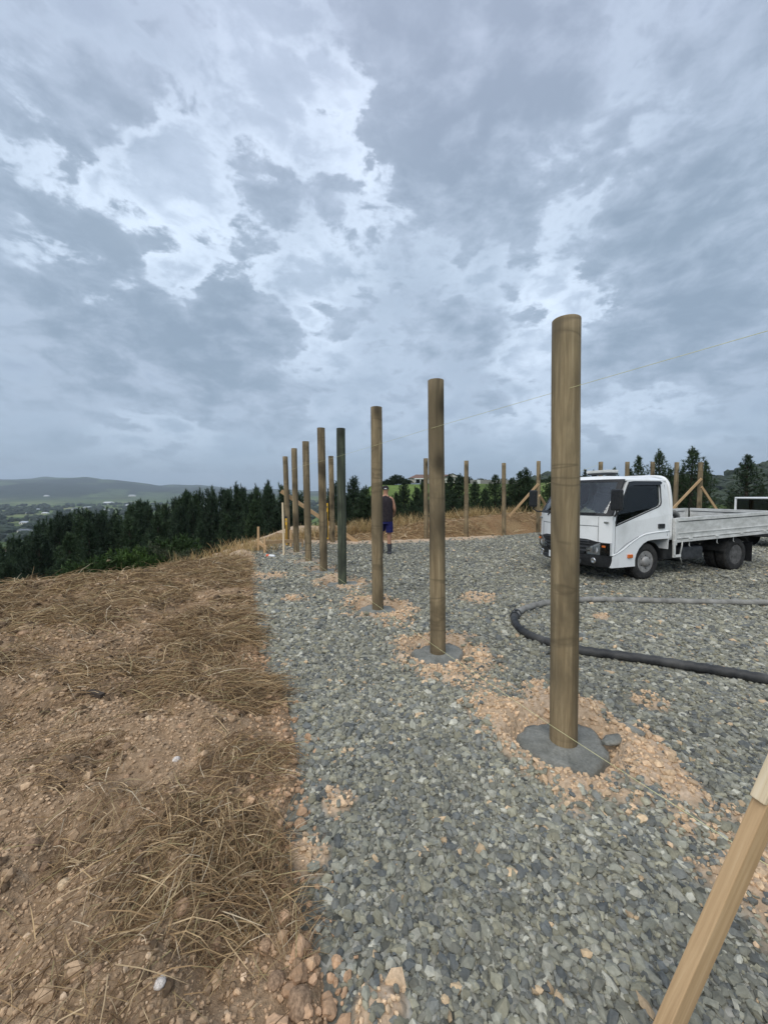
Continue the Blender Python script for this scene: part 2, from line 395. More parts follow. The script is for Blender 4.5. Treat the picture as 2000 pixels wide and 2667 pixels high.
# ------------------------------------------------------------------ lie of the land
_ed = [gp(u, v) for u, v in ((640, 1436), (655, 1500), (662, 1560), (668, 1640), (690, 1730), (745, 1830), (775, 1930), (780, 2050), (768, 2150), (785, 2280), (800, 2400), (850, 2520), (890, 2667), (935, 2900), (980, 3600))]
EY = np.array([p.y for p in reversed(_ed)] + [14.0]); EX = np.array([p.x for p in reversed(_ed)] + [-3.9])
def xg(y): return np.interp(y, EY, EX)                       # left edge of the gravel
def yb(x): return np.interp(x, [-6, -3.2, -1.65, 0, 1.5, 4.2, 6.8, 12, 30], [12.9, 12.7, 12.3, 12.4, 12.9, 14.1, 15.8, 18.2, 24])  # back edge of the gravel
def xd(y): return np.interp(y, [-5, 2, 5.5, 6.7, 8.2, 9.9, 12, 14], [-7.2, -6.8, -5.9, -4.75, -3.95, -3.75, -4.0, -3.6])  # brow of the hill
def edge_wob(x, y): return .10 * (fbm(x * 2.5, y * 2.5, 91, 3) - .5) + .05 * (fbm(x * 9, y * 9, 92, 2) - .5)
def H_gravel(x, y): return .018 * (fbm(x * 1.3, y * 1.3, 5, 3) - .5) + .008 * (fbm(x * 9, y * 9, 6, 2) - .5)
def H_bank(x, y):
    d = xg(y) + edge_wob(x, y) - x; k = sst(14, 7.5, y) * .85 + .15; ins = sst(0.0, .55, d)
    z = -.06 + .10 * sst(-.05, .10, d) + .11 * k * sst(0, .8, d) + .07 * k * sst(.8, 3.0, d)
    r = 1 - np.abs(2 * fbm(x * 2.1 + 3, y * 2.1, 31, 3) - 1)
    z = z + ins * k * (.26 * (fbm(x * .9, y * .9, 30, 3) - .5) + .15 * (r - .6) + .14 * (fbm(x * 4.3, y * 4.3, 32, 3) - .5)) + sst(0, .25, d) * .035 * (fbm(x * 17, y * 17, 35, 3) - .5)
    z = np.where(d > .04, np.maximum(z, .018 + .06 * (fbm(x * 11, y * 11, 38, 3) - .35) * sst(.04, .2, d)), z)
    e = xd(y) + .35 * (fbm(x * .8, y * .8, 36, 2) - .5) - x
    return z - np.where(e > -.6, .42 * np.clip(e + .6, 0, 9) ** 1.25, 0)
def h_m(x): return np.interp(x, [-3.5, -1.5, 0, 2, 4, 8, 12, 16], [0, .12, .28, .46, .60, .66, .55, .3])
def H_mound(x, y):
    d = y - yb(x) - .12 * (fbm(x * 1.5, y * 1.5, 41, 2) - .5); h = h_m(x)
    z = -.05 + .07 * sst(-.05, .15, d) + h * sst(0.1, 1.5, d) - 1.1 * sst(2.2, 4.5, d)
    return z + sst(.1, .6, d) * (.16 * h * 2 * (fbm(x * 1.3, y * 1.3, 42, 3) - .5) + .07 * (fbm(x * 6, y * 6, 43, 3) - .5))
PLAT = [(-7.6, -30), (-7.2, 2), (-6.2, 5.5), (-5.0, 6.8), (-4.2, 8.3), (-4.0, 9.9), (-4.3, 12), (-3.6, 13.9), (-1, 15.0), (2, 17), (6, 18.6), (12, 21), (22, 26), (40, 30), (70, 20), (70, -30)]
def plat_sd(x, y):
    best = np.full(x.shape, 1e9); ins = np.zeros(x.shape, bool); n = len(PLAT)
    for i in range(n):
        (ax, ay), (bx, by) = PLAT[i], PLAT[(i + 1) % n]; ex, ey = bx - ax, by - ay
        t = np.clip(((x - ax) * ex + (y - ay) * ey) / (ex * ex + ey * ey), 0, 1)
        best = np.minimum(best, np.hypot(x - ax - t * ex, y - ay - t * ey))
        c = ((ay > y) != (by > y)); xx = (bx - ax) * (y - ay) / ((by - ay) if by != ay else 1e-9) + ax
        ins ^= c & (x < xx)
    return np.where(ins, -best, best)
VALLEY = -72.0
def H_terr(x, y):
    x = np.asarray(x, float); y = np.asarray(y, float)
    sd = plat_sd(x, y); o = np.clip(sd, 0, None); r = np.hypot(x, y); az = np.degrees(np.arctan2(x, y))
    pad = (x < 15.5) & (y < yb(x) + 1.5)
    z_in = np.where(pad, -.14, -.02 + .12 * (fbm(x * .4, y * .4, 50, 3) - .5))
    # left: steep bushy slope to the valley
    zl = -.14 - np.minimum(.50 * o, 20 + .22 * o); zl = np.maximum(zl, VALLEY + 3 * (fbm(x * .004, y * .004, 51, 3) - .5))
    rough = sst(3000, 5200, r); ridge = .5 * fbm(x * .00035 + 3, y * .00035, 52, 5) + .5 * fbm(x * .0011 + 3, y * .0011, 57, 5)
    prof = np.interp(az, [-80, -50, -43, -39, -34, -30, -26, -20, -12, 0], [205, 215, 222, 240, 205, 160, 172, 105, 95, 95])
    zl = zl + rough * prof * 1.18 * (.35 + 1.2 * (ridge - .05)) * sst(3000, 7600, r) + sst(2200, 4200, r) * 40 * np.clip(ridge - .42, 0, 1) * 2
    # right and behind: gully, paddock hill, far bush hills
    dip = -.14 - 4.2 * sst(0, 16, o) * sst(30, 10, az)
    hill = dip + (5.2 - dip) * sst(60, 150, r) - 14 * sst(175, 330, r)
    hill = np.where(az > 24, dip + .6 * sst(0, 20, o) - 3 * sst(40, 90, r) * sst(30, 40, az) + sst(60, 150, r) * 5.6 * sst(42, 26, az) - 14 * sst(175, 330, r), hill)
    fr = np.interp(az, [0, 18, 23, 27, 30, 36, 39, 41, 43, 46, 50, 60], [0, 10, 34, 22, 20, 24, 30, 27, 38, 52, 58, 60]) + 14
    hill = hill + sst(330, 850, r) * fr * (.9 + .35 * (fbm(x * .012, y * .012, 53, 4) - .4))
    wv_ = sst(-13, -1.2, az)
    z = zl * (1 - wv_) + hill * wv_
    z = z + sst(5, 40, o) * np.minimum(o * .03, 1.2) * (fbm(x * .09, y * .09, 54, 4) - .5)
    return np.where(sd < 0, z_in, np.where(sd < 1.0, z_in * (1 - o) + z * o, z))
def Ht(x, y): return float(H_terr(np.array([x]), np.array([y]))[0])

# one sheet out to the horizon
ang = np.radians(np.concatenate([np.arange(-180, -62, 4.0), np.arange(-62, 62, 0.4), np.arange(62, 180, 4.0)]))
rad = np.concatenate([[0.3], 1.0 * 1.036 ** np.arange(0, 258)])
AA, RR = np.meshgrid(ang, rad); X = RR * np.sin(AA); Y = RR * np.cos(AA)
Z = H_terr(X, Y); na, nr = len(ang), len(rad)
V = np.stack([X, Y, Z], -1).reshape(-1, 3)
i0 = (np.arange(nr - 1)[:, None] * na + np.arange(na)[None, :]); i1 = (np.arange(nr - 1)[:, None] * na + (np.arange(na) + 1)[None, :] % na)
F = np.stack([i0, i1, i1 + na, i0 + na], -1).reshape(-1, 4)
azd = np.degrees(AA).ravel(); rr = RR.ravel()
val = sst(-2, -8, azd) * sst(250, 420, rr)                      # valley floor fields
col = np.zeros((len(V), 3)); g1 = fbm(V[:, 0] * .05, V[:, 1] * .05, 61, 4)[:, None]
grass = np.array([.075, .115, .028]) * (1 - g1) + np.array([.135, .185, .05]) * g1
bush = np.array([.035, .05, .022]) + g1 * .02
dirt = np.array([.30, .19, .10])
isb = (sst(-2, -6, azd) * sst(500, 200, rr) * sst(8, 14, rr))[:, None]
hillb = np.maximum(sst(350, 600, rr) * sst(-4, 2, azd), sst(-2, -6, azd) * sst(3300, 4800, rr))[:, None]
col = grass * (1 - isb) + bush * isb
gf = fbm(V[:, 0] * .0016, V[:, 1] * .0016, 62, 5)[:, None]
gf2 = fbm(V[:, 0] * .004, V[:, 1] * .004, 63, 4)[:, None]; hcol = np.where(gf + .5 * (gf2 - .5) > .60, np.array([.085, .115, .05]), np.array([.028, .040, .026]))
col = col * (1 - hillb) + hcol * hillb
me = npmesh('ground', V, F, True, col)
a = me.attributes.new('valley', 'FLOAT', 'POINT'); a.data.foreach_set('value', (val * (1 - hillb[:, 0])).astype(np.float32))
t = MT('land', .95, .1); geo = t.n('ShaderNodeNewGeometry').outputs['Position']
def pmap(sc, off=(0, 0, 0)):
    mp = t.n('ShaderNodeMapping'); t.l(geo, mp.inputs[0]); mp.inputs['Scale'].default_value = sc; mp.inputs['Location'].default_value = off; return mp.outputs[0]
vo = t.n('ShaderNodeTexVoronoi'); t.l(pmap((.0075, .0042, 0)), vo.inputs['Vector']); vo.inputs['Scale'].default_value = 1.0
sp = t.n('ShaderNodeSeparateColor'); t.l(vo.outputs['Color'], sp.inputs[0])
fld = t.ramp(sp.outputs[0], [(0, (.085, .13, .035)), (.25, (.13, .185, .055)), (.45, (.06, .09, .03)), (.62, (.19, .22, .08)), (.8, (.10, .15, .045)), (.93, (.28, .27, .13))])
fl2 = t.noise(pmap((.02, .02, 0)), 1.0, 6); fld = t.mix(t.ramp(fl2, [(.52, 0.0), (.60, .85)]), fld, (.03, .046, .024))
bn = t.noise(pmap((1.3, 1.3, 1.3)), 1.0, 6)
near = t.mix(1.0, t.attr('col'), t.ramp(bn, [(.3, .65), (.7, 1.3)]), 'MULTIPLY'); bn2 = t.noise(pmap((.012, .012, .012)), 1.0, 8, .7); near = t.mix(1.0, near, t.ramp(bn2, [(.36, .45), (.64, 1.5)]), 'MULTIPLY')
t.color(t.mix(t.attr('valley', 'Fac'), near, fld)); t.bump(bn, .15)
tag(link('ground', me, t.m), kind='structure')

# ------------------------------------------------------------------ posts of the row (needed for the clay round them)
POLES = [  # base u,v  top u,v  radius, collar
    ((1467.5, 1921), (1475.5, 834), .0835, True), ((1140, 1694), (1136, 991), .0785, True), ((984, 1582), (979.5, 1061), .0785, True), ((891.5, 1517), (888, 1116), .078, True),
    ((843, 1484), (836.5, 1115), .080, True), ((803.5, 1461), (796, 1150), .078, False), ((772, 1438), (766.5, 1168), .077, False), ((751, 1421), (742.5, 1189), .077, False)]
PB = [gp(*p[0]) for p in POLES]
P0 = Vector((1.80, 1.12, 0))
BACK = [((866, 1416), (862, 1188)), ((1110, 1406), (1108.5, 1194)), ((1214, 1400), (1214.5, 1200)), ((1312, 1394), (1312.5, 1206)), ((1401, 1387), (1402.5, 1201))]
BB = [gp(*p[0]) for p in BACK]
def clay(x, y):
    n = .65 * fbm(x * 3.1, y * 3.1, 71, 4) + .35 * fbm(x * 11, y * 11, 72, 3); m = np.zeros_like(x)
    for i, p in enumerate([P0] + PB):
        k = (.9, .95, .82, .85, .85, .5, .4, .4, .3)[i]
        dx, dy = x - p.x, y - p.y
        a_ = dx * .40 - dy * .91; b_ = dx * .91 + dy * .40        # along / across the row
        d = np.hypot(a_ / 1.25, b_) / (.53 if i < 4 else .50)
        m = np.maximum(m, k * sst(1.25, .55, d + (n - .5) * 1.5))
    for p, q in zip([P0] + PB[:4], PB[:5]):                    # thin trail along the string
        ex, ey = q.x - p.x, q.y - p.y; tt = np.clip(((x - p.x) * ex + (y - p.y) * ey) / (ex * ex + ey * ey), 0, 1)
        d = np.hypot(x - p.x - tt * ex, y - p.y - tt * ey); m = np.maximum(m, .48 * sst(.30, .1, d + (n - .5) * .9))
    for (u, v, s) in ((886, 2095, .10), (815, 2235, .10), (985, 2640, .10), (1700, 1830, .16), (1560, 1610, .13), (1240, 1560, .3), (770, 1560, .25), (700, 1500, .4), (1490, 2030, .1)):
        p = gp(u, v); d = np.hypot(x - p.x, y - p.y) / s; m = np.maximum(m, .75 * sst(1.2, .5, d + (n - .5) * 1.4))
    m = np.maximum(m, .8 * sst(.30, .0, x - xg(y) + (n - .5) * .5) * sst(6, 9, y))
    m = np.maximum(m, .9 * sst(.9, .1, yb(x) - y + (n - .5) * 1.2) * sst(1.0, -.5, x - 4))
    return m
def clay_h(x, y):
    h = .045 * sst(.25, .8, clay(x, y)) * (.4 + 1.2 * fbm(x * 6, y * 6, 73, 3))
    for i, p in enumerate(PB[:5]):                               # the collars sit in shallow holes
        d = np.hypot(x - p.x, y - p.y); k = sst(.40, .27, d + .06 * (fbm(x * 7, y * 7, 74, 2) - .5)); h = h * (1 - k) - .085 * k
    return h

# ------------------------------------------------------------------ gravel pad sheet
def ax_(segs):
    out = []
    for a0, b0, st in segs: out.append(np.arange(a0, b0, st))
    return np.concatenate(out)
gx = ax_([(-4.6, -1.2, .06), (-1.2, 3.2, .035), (3.2, 8, .09), (8, 17, .25)]); gy = ax_([(-1.5, .6, .15), (.6, 4.5, .035), (4.5, 9, .06), (9, 19.5, .12)])
X, Y = np.meshgrid(gx, gy)
cm = clay(X, Y); Z = H_gravel(X, Y) + clay_h(X, Y)
out = np.maximum(sst(.14, .5, xg(Y) - X), sst(.05, .4, Y - yb(X)))
Z = Z - .11 * out
nx, ny = len(gx), len(gy); ii = np.arange(ny - 1)[:, None] * nx + np.arange(nx - 1)[None, :]
F = np.stack([ii, ii + 1, ii + nx + 1, ii + nx], -1).reshape(-1, 4)
V = np.stack([X, Y, Z], -1).reshape(-1, 3)
me = npmesh('gravel_pad', V, F, True)
a = me.attributes.new('clay', 'FLOAT', 'POINT'); a.data.foreach_set('value', cm.ravel().astype(np.float32))
t = MT('gravel_bed', .9, .2); co = t.coord('Object')
vo = t.n('ShaderNodeTexVoronoi'); t.l(co, vo.inputs['Vector']); vo.inputs['Scale'].default_value = 34
sp = t.n('ShaderNodeSeparateColor'); t.l(vo.outputs['Color'], sp.inputs[0])
gcol = t.ramp(sp.outputs[0], [(0, (.095, .096, .080)), (.3, (.165, .162, .134)), (.6, (.225, .22, .178)), (.85, (.29, .28, .232)), (1, (.40, .385, .33))])
big = t.noise(co, .55, 3); gcol = t.mix(1.0, gcol, t.ramp(big, [(.3, .82), (.7, 1.12)]), 'MULTIPLY')
cn = t.noise(co, 26, 5); cb = t.noise(co, 2.2, 4)
ccol = t.mix(t.ramp(cb, [(.35, 0.0), (.65, 1.0)]), t.ramp(cn, [(.3, (.36, .25, .155)), (.7, (.58, .43, .285))]), t.ramp(cn, [(.3, (.42, .31, .205)), (.7, (.64, .495, .36))]))
t.color(t.mix(t.ramp(t.attr('clay', 'Fac'), [(.22, 0.0), (.6, 1.0)]), gcol, ccol))
hm = t.mix(.5, t.ramp(vo.outputs['Distance'], [(0, 1.0), (.6, 0.0)]), cn); t.bump(hm, .016)
tag(link('gravel_pad', me, t.m), kind='structure')

# ------------------------------------------------------------------ spoil bank and rear mound
def sheet(name, s0, s1, t0, t1, ns, ntt, fx, fz, mat):
    S, T = np.meshgrid(np.linspace(s0, s1, ns), np.linspace(t0, t1, ntt)); X, Y = fx(S, T); Z = fz(X, Y)
    ii = np.arange(ntt - 1)[:, None] * ns + np.arange(ns - 1)[None, :]
    F = np.stack([ii, ii + 1, ii + ns + 1, ii + ns], -1).reshape(-1, 4)
    return tag(link(name, npmesh(name, np.stack([X, Y, Z], -1).reshape(-1, 3), F, True), mat), kind='structure')
def mk_soil(name, stops, stops2, sc=1.0):
    t = MT(name, .97, .08); co = t.coord('Object'); a = t.noise(co, 1.6 * sc, 5); b = t.noise(co, 22 * sc, 6, .68); c = t.noise(co, 75 * sc, 4, .65)
    col = t.mix(t.ramp(a, [(.40, 0.0), (.60, 1.0)]), t.ramp(b, stops), t.ramp(b, stops2))
    col = t.mix(1.0, col, t.ramp(c, [(.25, .68), (.75, 1.3)]), 'MULTIPLY')
    t.color(col); t.bump(t.mix(.4, b, c), .03); return t.m
M['soil'] = mk_soil('clay_topsoil', [(.3, (.20, .132, .078)), (.52, (.34, .234, .145)), (.72, (.47, .34, .222))], [(.3, (.26, .176, .105)), (.55, (.42, .295, .185)), (.75, (.55, .41, .275))])
M['soil2'] = mk_soil('straw_topsoil', [(.3, (.15, .09, .05)), (.55, (.28, .175, .09)), (.75, (.38, .26, .15))], [(.3, (.20, .135, .07)), (.6, (.34, .235, .125)), (.8, (.43, .32, .19))])
sheet('spoil_bank', 0, 1, .15, 13.2, 250, 420, lambda s, t_: (lambda y_: ((-8.6 + np.clip(y_ - 9, 0, 4) * .75) * (1 - s) + (xg(y_) + .35) * s, y_))(t_ * t_ / 13.2 * .55 + t_ * .45), H_bank, M['soil'])
sheet('rear_mound', -4.2, 16.0, -.3, 5.0, 300, 90, lambda s, t_: (s, yb(s) + t_), H_mound, M['soil2'])

# ------------------------------------------------------------------ scattered stones, crumbs and straw
def rot_mats(yaw, tilt, tdir):
    n = len(yaw); c, s = np.cos(yaw), np.sin(yaw); Rz = np.zeros((n, 3, 3)); Rz[:, 0, 0] = c; Rz[:, 0, 1] = -s; Rz[:, 1, 0] = s; Rz[:, 1, 1] = c; Rz[:, 2, 2] = 1
    ux, uy = np.cos(tdir), np.sin(tdir); ct, st = np.cos(tilt), np.sin(tilt); K = np.zeros((n, 3, 3))
    K[:, 0, 0] = ct + ux * ux * (1 - ct); K[:, 0, 1] = ux * uy * (1 - ct); K[:, 0, 2] = uy * st
    K[:, 1, 0] = ux * uy * (1 - ct); K[:, 1, 1] = ct + uy * uy * (1 - ct); K[:, 1, 2] = -ux * st
    K[:, 2, 0] = -uy * st; K[:, 2, 1] = ux * st; K[:, 2, 2] = ct
    return np.einsum('nij,njk->nik', K, Rz)
def ico_base(sub=1):
    bm = bmesh.new(); bmesh.ops.create_icosphere(bm, subdivisions=sub, radius=1)
    v = np.array([q.co[:] for q in bm.verts]); f = np.array([[q.index for q in p.verts] for p in bm.faces]); bm.free(); return v, f
ICO = ico_base(1); ICO2 = ico_base(2)
OCT = (np.array([(1, 0, 0), (0, 1, 0), (-1, 0, 0), (0, -1, 0), (0, 0, 1), (0, 0, -1)], float), np.array([(0, 1, 4), (1, 2, 4), (2, 3, 4), (3, 0, 4), (1, 0, 5), (2, 1, 5), (3, 2, 5), (0, 3, 5)]))
def scatter(name, base, jit, pos, size, shape, tilt, col, mat, smooth=False, K=24):
    bv, bf = base; n = len(pos); var = bv[None] * (1 + jit * RNG.normal(size=(K, len(bv), 1))) + jit * .4 * RNG.normal(size=(K, len(bv), 3))
    sc = size[:, None] * shape * (.8 + .4 * RNG.random((n, 3)))
    Rm = rot_mats(RNG.random(n) * 6.283, np.abs(RNG.normal(size=n)) * tilt, RNG.random(n) * 6.283)
    V = np.einsum('nij,nkj->nki', Rm, var[RNG.integers(0, K, n)] * sc[:, None, :]) + pos[:, None, :]
    F = bf[None] + (np.arange(n) * len(bv))[:, None, None]
    cc = np.repeat(col, len(bv), axis=0)
    return link(name, npmesh(name, V.reshape(-1, 3), F.reshape(-1, 3), smooth, cc), mat)
def rand_pts(x0, x1, y0, y1, n): return x0 + (x1 - x0) * RNG.random(n), y0 + (y1 - y0) * RNG.random(n)
PAL = np.array([(.222, .218, .172), (.158, .160, .142), (.245, .232, .168), (.35, .338, .275), (.190, .186, .150), (.112, .118, .112), (.46, .34, .21), (.275, .264, .212)])
PW = np.array([.26, .2, .18, .1, .12, .08, .015, .045]); PW = PW / PW.sum()
def gravel(name, zones, base, jit):
    ps, ss = [], []
    for (y0, y1, dens, smin, smed) in zones:
        x0, x1 = -4.3, y1 + 1.4; n = int((x1 - x0) * (y1 - y0) * dens); x, y = rand_pts(x0, x1, y0, y1, n)
        c = clay(x, y); keep = (x > xg(y) + .04 + .10 * (RNG.random(n) - .5)) & (y < yb(x) - .02) & (x < y + 1.4) & (c + .75 * (RNG.random(n) - .5) < .50)
        for p in PB: keep &= np.hypot(x - p.x, y - p.y) > .28
        x, y = x[keep], y[keep]; s = np.clip(smed * np.exp(RNG.normal(size=len(x)) * .44), smin, smed * 2.7)
        z = H_gravel(x, y) + clay_h(x, y) + s * .16; ps.append(np.stack([x, y, z], -1)); ss.append(s)
    pos = np.concatenate(ps); s = np.concatenate(ss); n = len(pos)
    col = PAL[RNG.choice(len(PAL), n, p=PW)] * (.78 + .72 * RNG.random((n, 1)))
    big = fbm(pos[:, 0] * 1.1, pos[:, 1] * 1.1, 77, 3)[:, None]; col = col * (.82 + .36 * big)
    o = scatter(name, base, jit, pos, s, np.array([1.05, .80, .55]), .5, col, M['stone'])
    return tag(o, 'loose grey crushed rock covering the level building pad', 'gravel', kind='stuff')
gravel('gravel', [(.55, 2.2, 5200, .005, .0112), (2.2, 3.6, 4000, .006, .0132), (3.6, 6.2, 1900, .008, .0172)], ICO, .16)
g2 = gravel('gravel', [(6.2, 10.0, 950, .012, .0205), (10.0, 16.5, 420, .015, .0235)], OCT, .18)
g2['label'] = 'finer looking grey crushed rock on the far half of the pad round the truck'

# clay crumbs: round the posts, and on the bank
n = 150000; x, y = rand_pts(-3.5, 4.0, .6, 10, n); c = clay(x, y); keep = (c > .22 + .38 * RNG.random(n)) & (x > xg(y)) & (RNG.random(n) < np.clip(4.5 / y, .25, 1))
for p in PB: keep &= np.hypot(x - p.x, y - p.y) > .27
x, y = x[keep], y[keep]; s = np.clip(.0072 * np.exp(RNG.normal(size=len(x)) * .55), .0035, .030)
col = np.array([.60, .44, .28]) * (.72 + .5 * RNG.random((len(x), 1))) + np.array([.06, .03, .02]) * RNG.random((len(x), 1))
tag(scatter('clay_crumbs', ICO, .2, np.stack([x, y, H_gravel(x, y) + clay_h(x, y) + s * .3], -1), s, np.array([1, .85, .7]), .5, col, M['crumb']), 'orange clay crumbs spilled round the feet of the poles', 'clay', kind='stuff')
ps, ss = [], []
for (y0, y1, dens, med) in ((.4, 2.4, 5600, .0046), (2.4, 4.5, 2200, .0075), (4.5, 8.5, 480, .012), (.5, 5, 110, .0115)):
    x0 = -(y1 * 1.1 + 1.0); n = int((1.2 - x0) * (y1 - y0) * dens); x, y = rand_pts(x0, 1.2, y0, y1, n)
    keep = (x < xg(y) + .06) & (x > xd(y) - .3) & (x > -(y * 1.1 + .8)) & (fbm(x * 1.7, y * 1.7, 81, 3) + .25 * RNG.random(n) > .48); x, y = x[keep], y[keep]
    s = np.clip(med * np.exp(RNG.normal(size=len(x)) * .55), med * .4, med * 2.8); ps.append(np.stack([x, y, H_bank(x, y) + s * .25], -1)); ss.append(s)
pos = np.concatenate(ps); s = np.concatenate(ss); n = len(pos)
near_edge = sst(.5, .05, xg(pos[:, 1]) - pos[:, 0])[:, None]
col = (np.array([.42, .295, .185]) * (1 - near_edge) + np.array([.50, .335, .205]) * near_edge) * (.62 + .75 * RNG.random((n, 1))) + np.array([.20, .17, .13]) * (RNG.random((n, 1)) > .95)
tag(scatter('soil_clods', ICO, .13, pos, s, np.array([1, .85, .72]), .6, col, M['crumb']), 'brown clay clods and crumbs strewn over the spoil bank', 'clods', kind='stuff')
# line of orange lumps along the gravel edge
n = 750; y = .7 + 8 * RNG.random(n) ** 1.6; x = xg(y) + .08 * RNG.normal(size=n) - .03; s = np.clip(.0105 * np.exp(RNG.normal(size=n) * .5), .006, .05)
col = np.array([.50, .325, .20]) * (.7 + .5 * RNG.random((n, 1)))
tag(scatter('clay_lumps', ICO2, .11, np.stack([x, y, np.maximum(H_bank(x, y), H_gravel(x, y)) + s * .3], -1), s, np.array([1, .85, .75]), .5, col, M['crumb']), 'orange clay lumps along the edge between bank and gravel', 'clay', kind='stuff')

# straw blades
def blades(name, base, head, elev, length, width, droop, col, mat, side=None):
    n = len(base); S = np.array([0, .35, .7, 1.0]); d = np.stack([np.cos(head) * np.cos(elev), np.sin(head) * np.cos(elev), np.sin(elev)], -1)
    sd = np.stack([-np.sin(head), np.cos(head), np.zeros(n)], -1); up = np.cross(d, sd); ra = RNG.random(n) * 3.14
    wv2 = sd * np.cos(ra)[:, None] + up * np.sin(ra)[:, None]; cv = (RNG.normal(size=n) * .22)[:, None]
    P_ = []
    for s, wk in zip(S, (1.0, .95, .7, .12)):
        c = base + d * (length * s)[:, None] + sd * cv * (length * s * s)[:, None] - np.array([0, 0, 1]) * (droop * length * s * s)[:, None]
        P_ += [c - wv2 * (width * wk * .5)[:, None], c + wv2 * (width * wk * .5)[:, None]]
    V = np.stack(P_, 1); q = np.array([(0, 1, 3, 2), (2, 3, 5, 4), (4, 5, 7, 6)]); F = q[None] + (np.arange(n) * 8)[:, None, None]
    return link(name, npmesh(name, V.reshape(-1, 3), F.reshape(-1, 4), False, np.repeat(col, 8, axis=0)), mat)
STRAW = np.array([(.44, .31, .165), (.56, .42, .25), (.32, .21, .108), (.17, .108, .058), (.38, .31, .16), (.64, .53, .37)])
def straw_col(n, p, dim=1.0): return STRAW[RNG.choice(6, n, p=p)] * dim * (.75 + .5 * RNG.random((n, 1)))
clumps = []   # x, y, radius, blades, length
for (u, v, r_, nb, ln) in ((560, 2240, .30, 900, .22), (470, 2190, .24, 500, .20), (640, 2150, .22, 500, .2), (700, 2260, .22, 450, .22), (590, 2020, .25, 420, .18), (660, 1960, .2, 300, .18), (280, 2130, .2, 260, .15), (170, 2010, .25, 260, .15),
                           (540, 2330, .18, 350, .2), (240, 2420, .2, 160, .14), (330, 2560, .2, 120, .16), (620, 1790, .35, 900, .3), (480, 1790, .3, 600, .28), (520, 1670, .35, 600, .3), (300, 1780, .35, 500, .3), (640, 1640, .3, 600, .3), (160, 1620, .4, 600, .3)):
    p = gp(u, v, .12); clumps.append((p.x, p.y, r_, nb, ln))
for k in range(520):
    y = 2.6 + 8.2 * random.random() ** .85; x = random.uniform(max(xd(y) - .2, -(y * 1.1 + .6)), float(xg(y)) - .12)
    if vnoise(np.array([x * 1.2]), np.array([y * 1.2]), 88)[0] < .34 - .05 * y * .6: continue
    clumps.append((x, y, random.uniform(.16, .42), int(random.uniform(60, 230) * (1.2 if y > 4 else .55)), random.uniform(.18, .38)))
for k in range(120):
    y = .9 + 2.2 * random.random(); x = random.uniform(-(y * 1.1 + .4), float(xg(y)) - .1)
    clumps.append((x, y, random.uniform(.06, .2), int(random.uniform(8, 40)), random.uniform(.08, .2)))
B, Hd, El, Ln, Wd, Dr, Cl = [], [], [], [], [], [], []
DK = []
for (x, y, r_, nb, ln) in clumps:                             # dark rooty sods under the clumps
    m = int(nb * .12) + 2; a = RNG.random(m) * 6.283; q = r_ * .8 * np.sqrt(RNG.random(m)); bx, by = x + q * np.cos(a), y + q * np.sin(a); kk = bx < xg(by) - .05
    kk &= (by > 2.3) | (RNG.random(len(by)) < .35); DK.append(np.stack([bx, by, H_bank(bx, by)], -1)[kk])
DK = np.concatenate(DK); m = len(DK); s = np.clip(.017 * np.exp(RNG.normal(size=m) * .4), .008, .04) * (.6 + .1 * np.minimum(DK[:, 1], 6))
tag(scatter('turf_sods', ICO2, .16, DK, s, np.array([1.2, 1.0, .7]), .5, np.array([.150, .104, .066]) * (.6 + .8 * RNG.random((m, 1))), M['crumb']), 'dark brown rooty sods under the dead grass clumps', 'sods', kind='stuff')
for (x, y, r_, nb, ln) in clumps:
    a = RNG.random(nb) * 6.283; q = r_ * np.sqrt(RNG.random(nb)); bx, by = x + q * np.cos(a), y + q * np.sin(a)
    okk = bx < xg(by) + .05; bx, by = bx[okk], by[okk]; m = len(bx)
    if m == 0: continue
    hd = random.random() * 6.283 + RNG.normal(size=m) * .8; lift = .05 * np.exp(-((bx - x) ** 2 + (by - y) ** 2) / (r_ * r_ * .5))
    B.append(np.stack([bx, by, H_bank(bx, by) + lift * RNG.random(m) * 1.2 + .004], -1)); Hd.append(hd); El.append(np.abs(RNG.normal(size=m)) * .32 + .02)
    Ln.append(ln * (.4 + .9 * RNG.random(m))); Wd.append(np.full(m, .0020 + .0007 * y) * (.7 + .7 * RNG.random(m))); Dr.append(.25 + .5 * RNG.random(m)); Cl.append(straw_col(m, [.26, .12, .25, .26, .07, .04]))
tag(blades('dead_grass', np.concatenate(B), np.concatenate(Hd), np.concatenate(El), np.concatenate(Ln), np.concatenate(Wd), np.concatenate(Dr), np.concatenate(Cl), M['straw']), 'matted dead grass lying in clumps on the spoil bank', 'dead grass', kind='stuff')
# straw on the rear mound
n = 15000; x = -3 + 18 * RNG.random(n); y = yb(x) + .25 + 2.6 * RNG.random(n); keep = fbm(x * 1.1, y * 1.1, 83, 3) + .2 * RNG.random(n) > .5; x, y = x[keep], y[keep]; n = len(x)
tag(blades('mound_straw', np.stack([x, y, H_mound(x, y) + .02], -1), RNG.random(n) * 6.283, np.abs(RNG.normal(size=n)) * .3, .2 + .35 * RNG.random(n), .010 + .006 * RNG.random(n), .3 + .4 * RNG.random(n), straw_col(n, [.3, .16, .24, .18, .08, .04]), M['straw']), 'dry straw strewn over the low mound behind the pad', 'straw', kind='stuff')
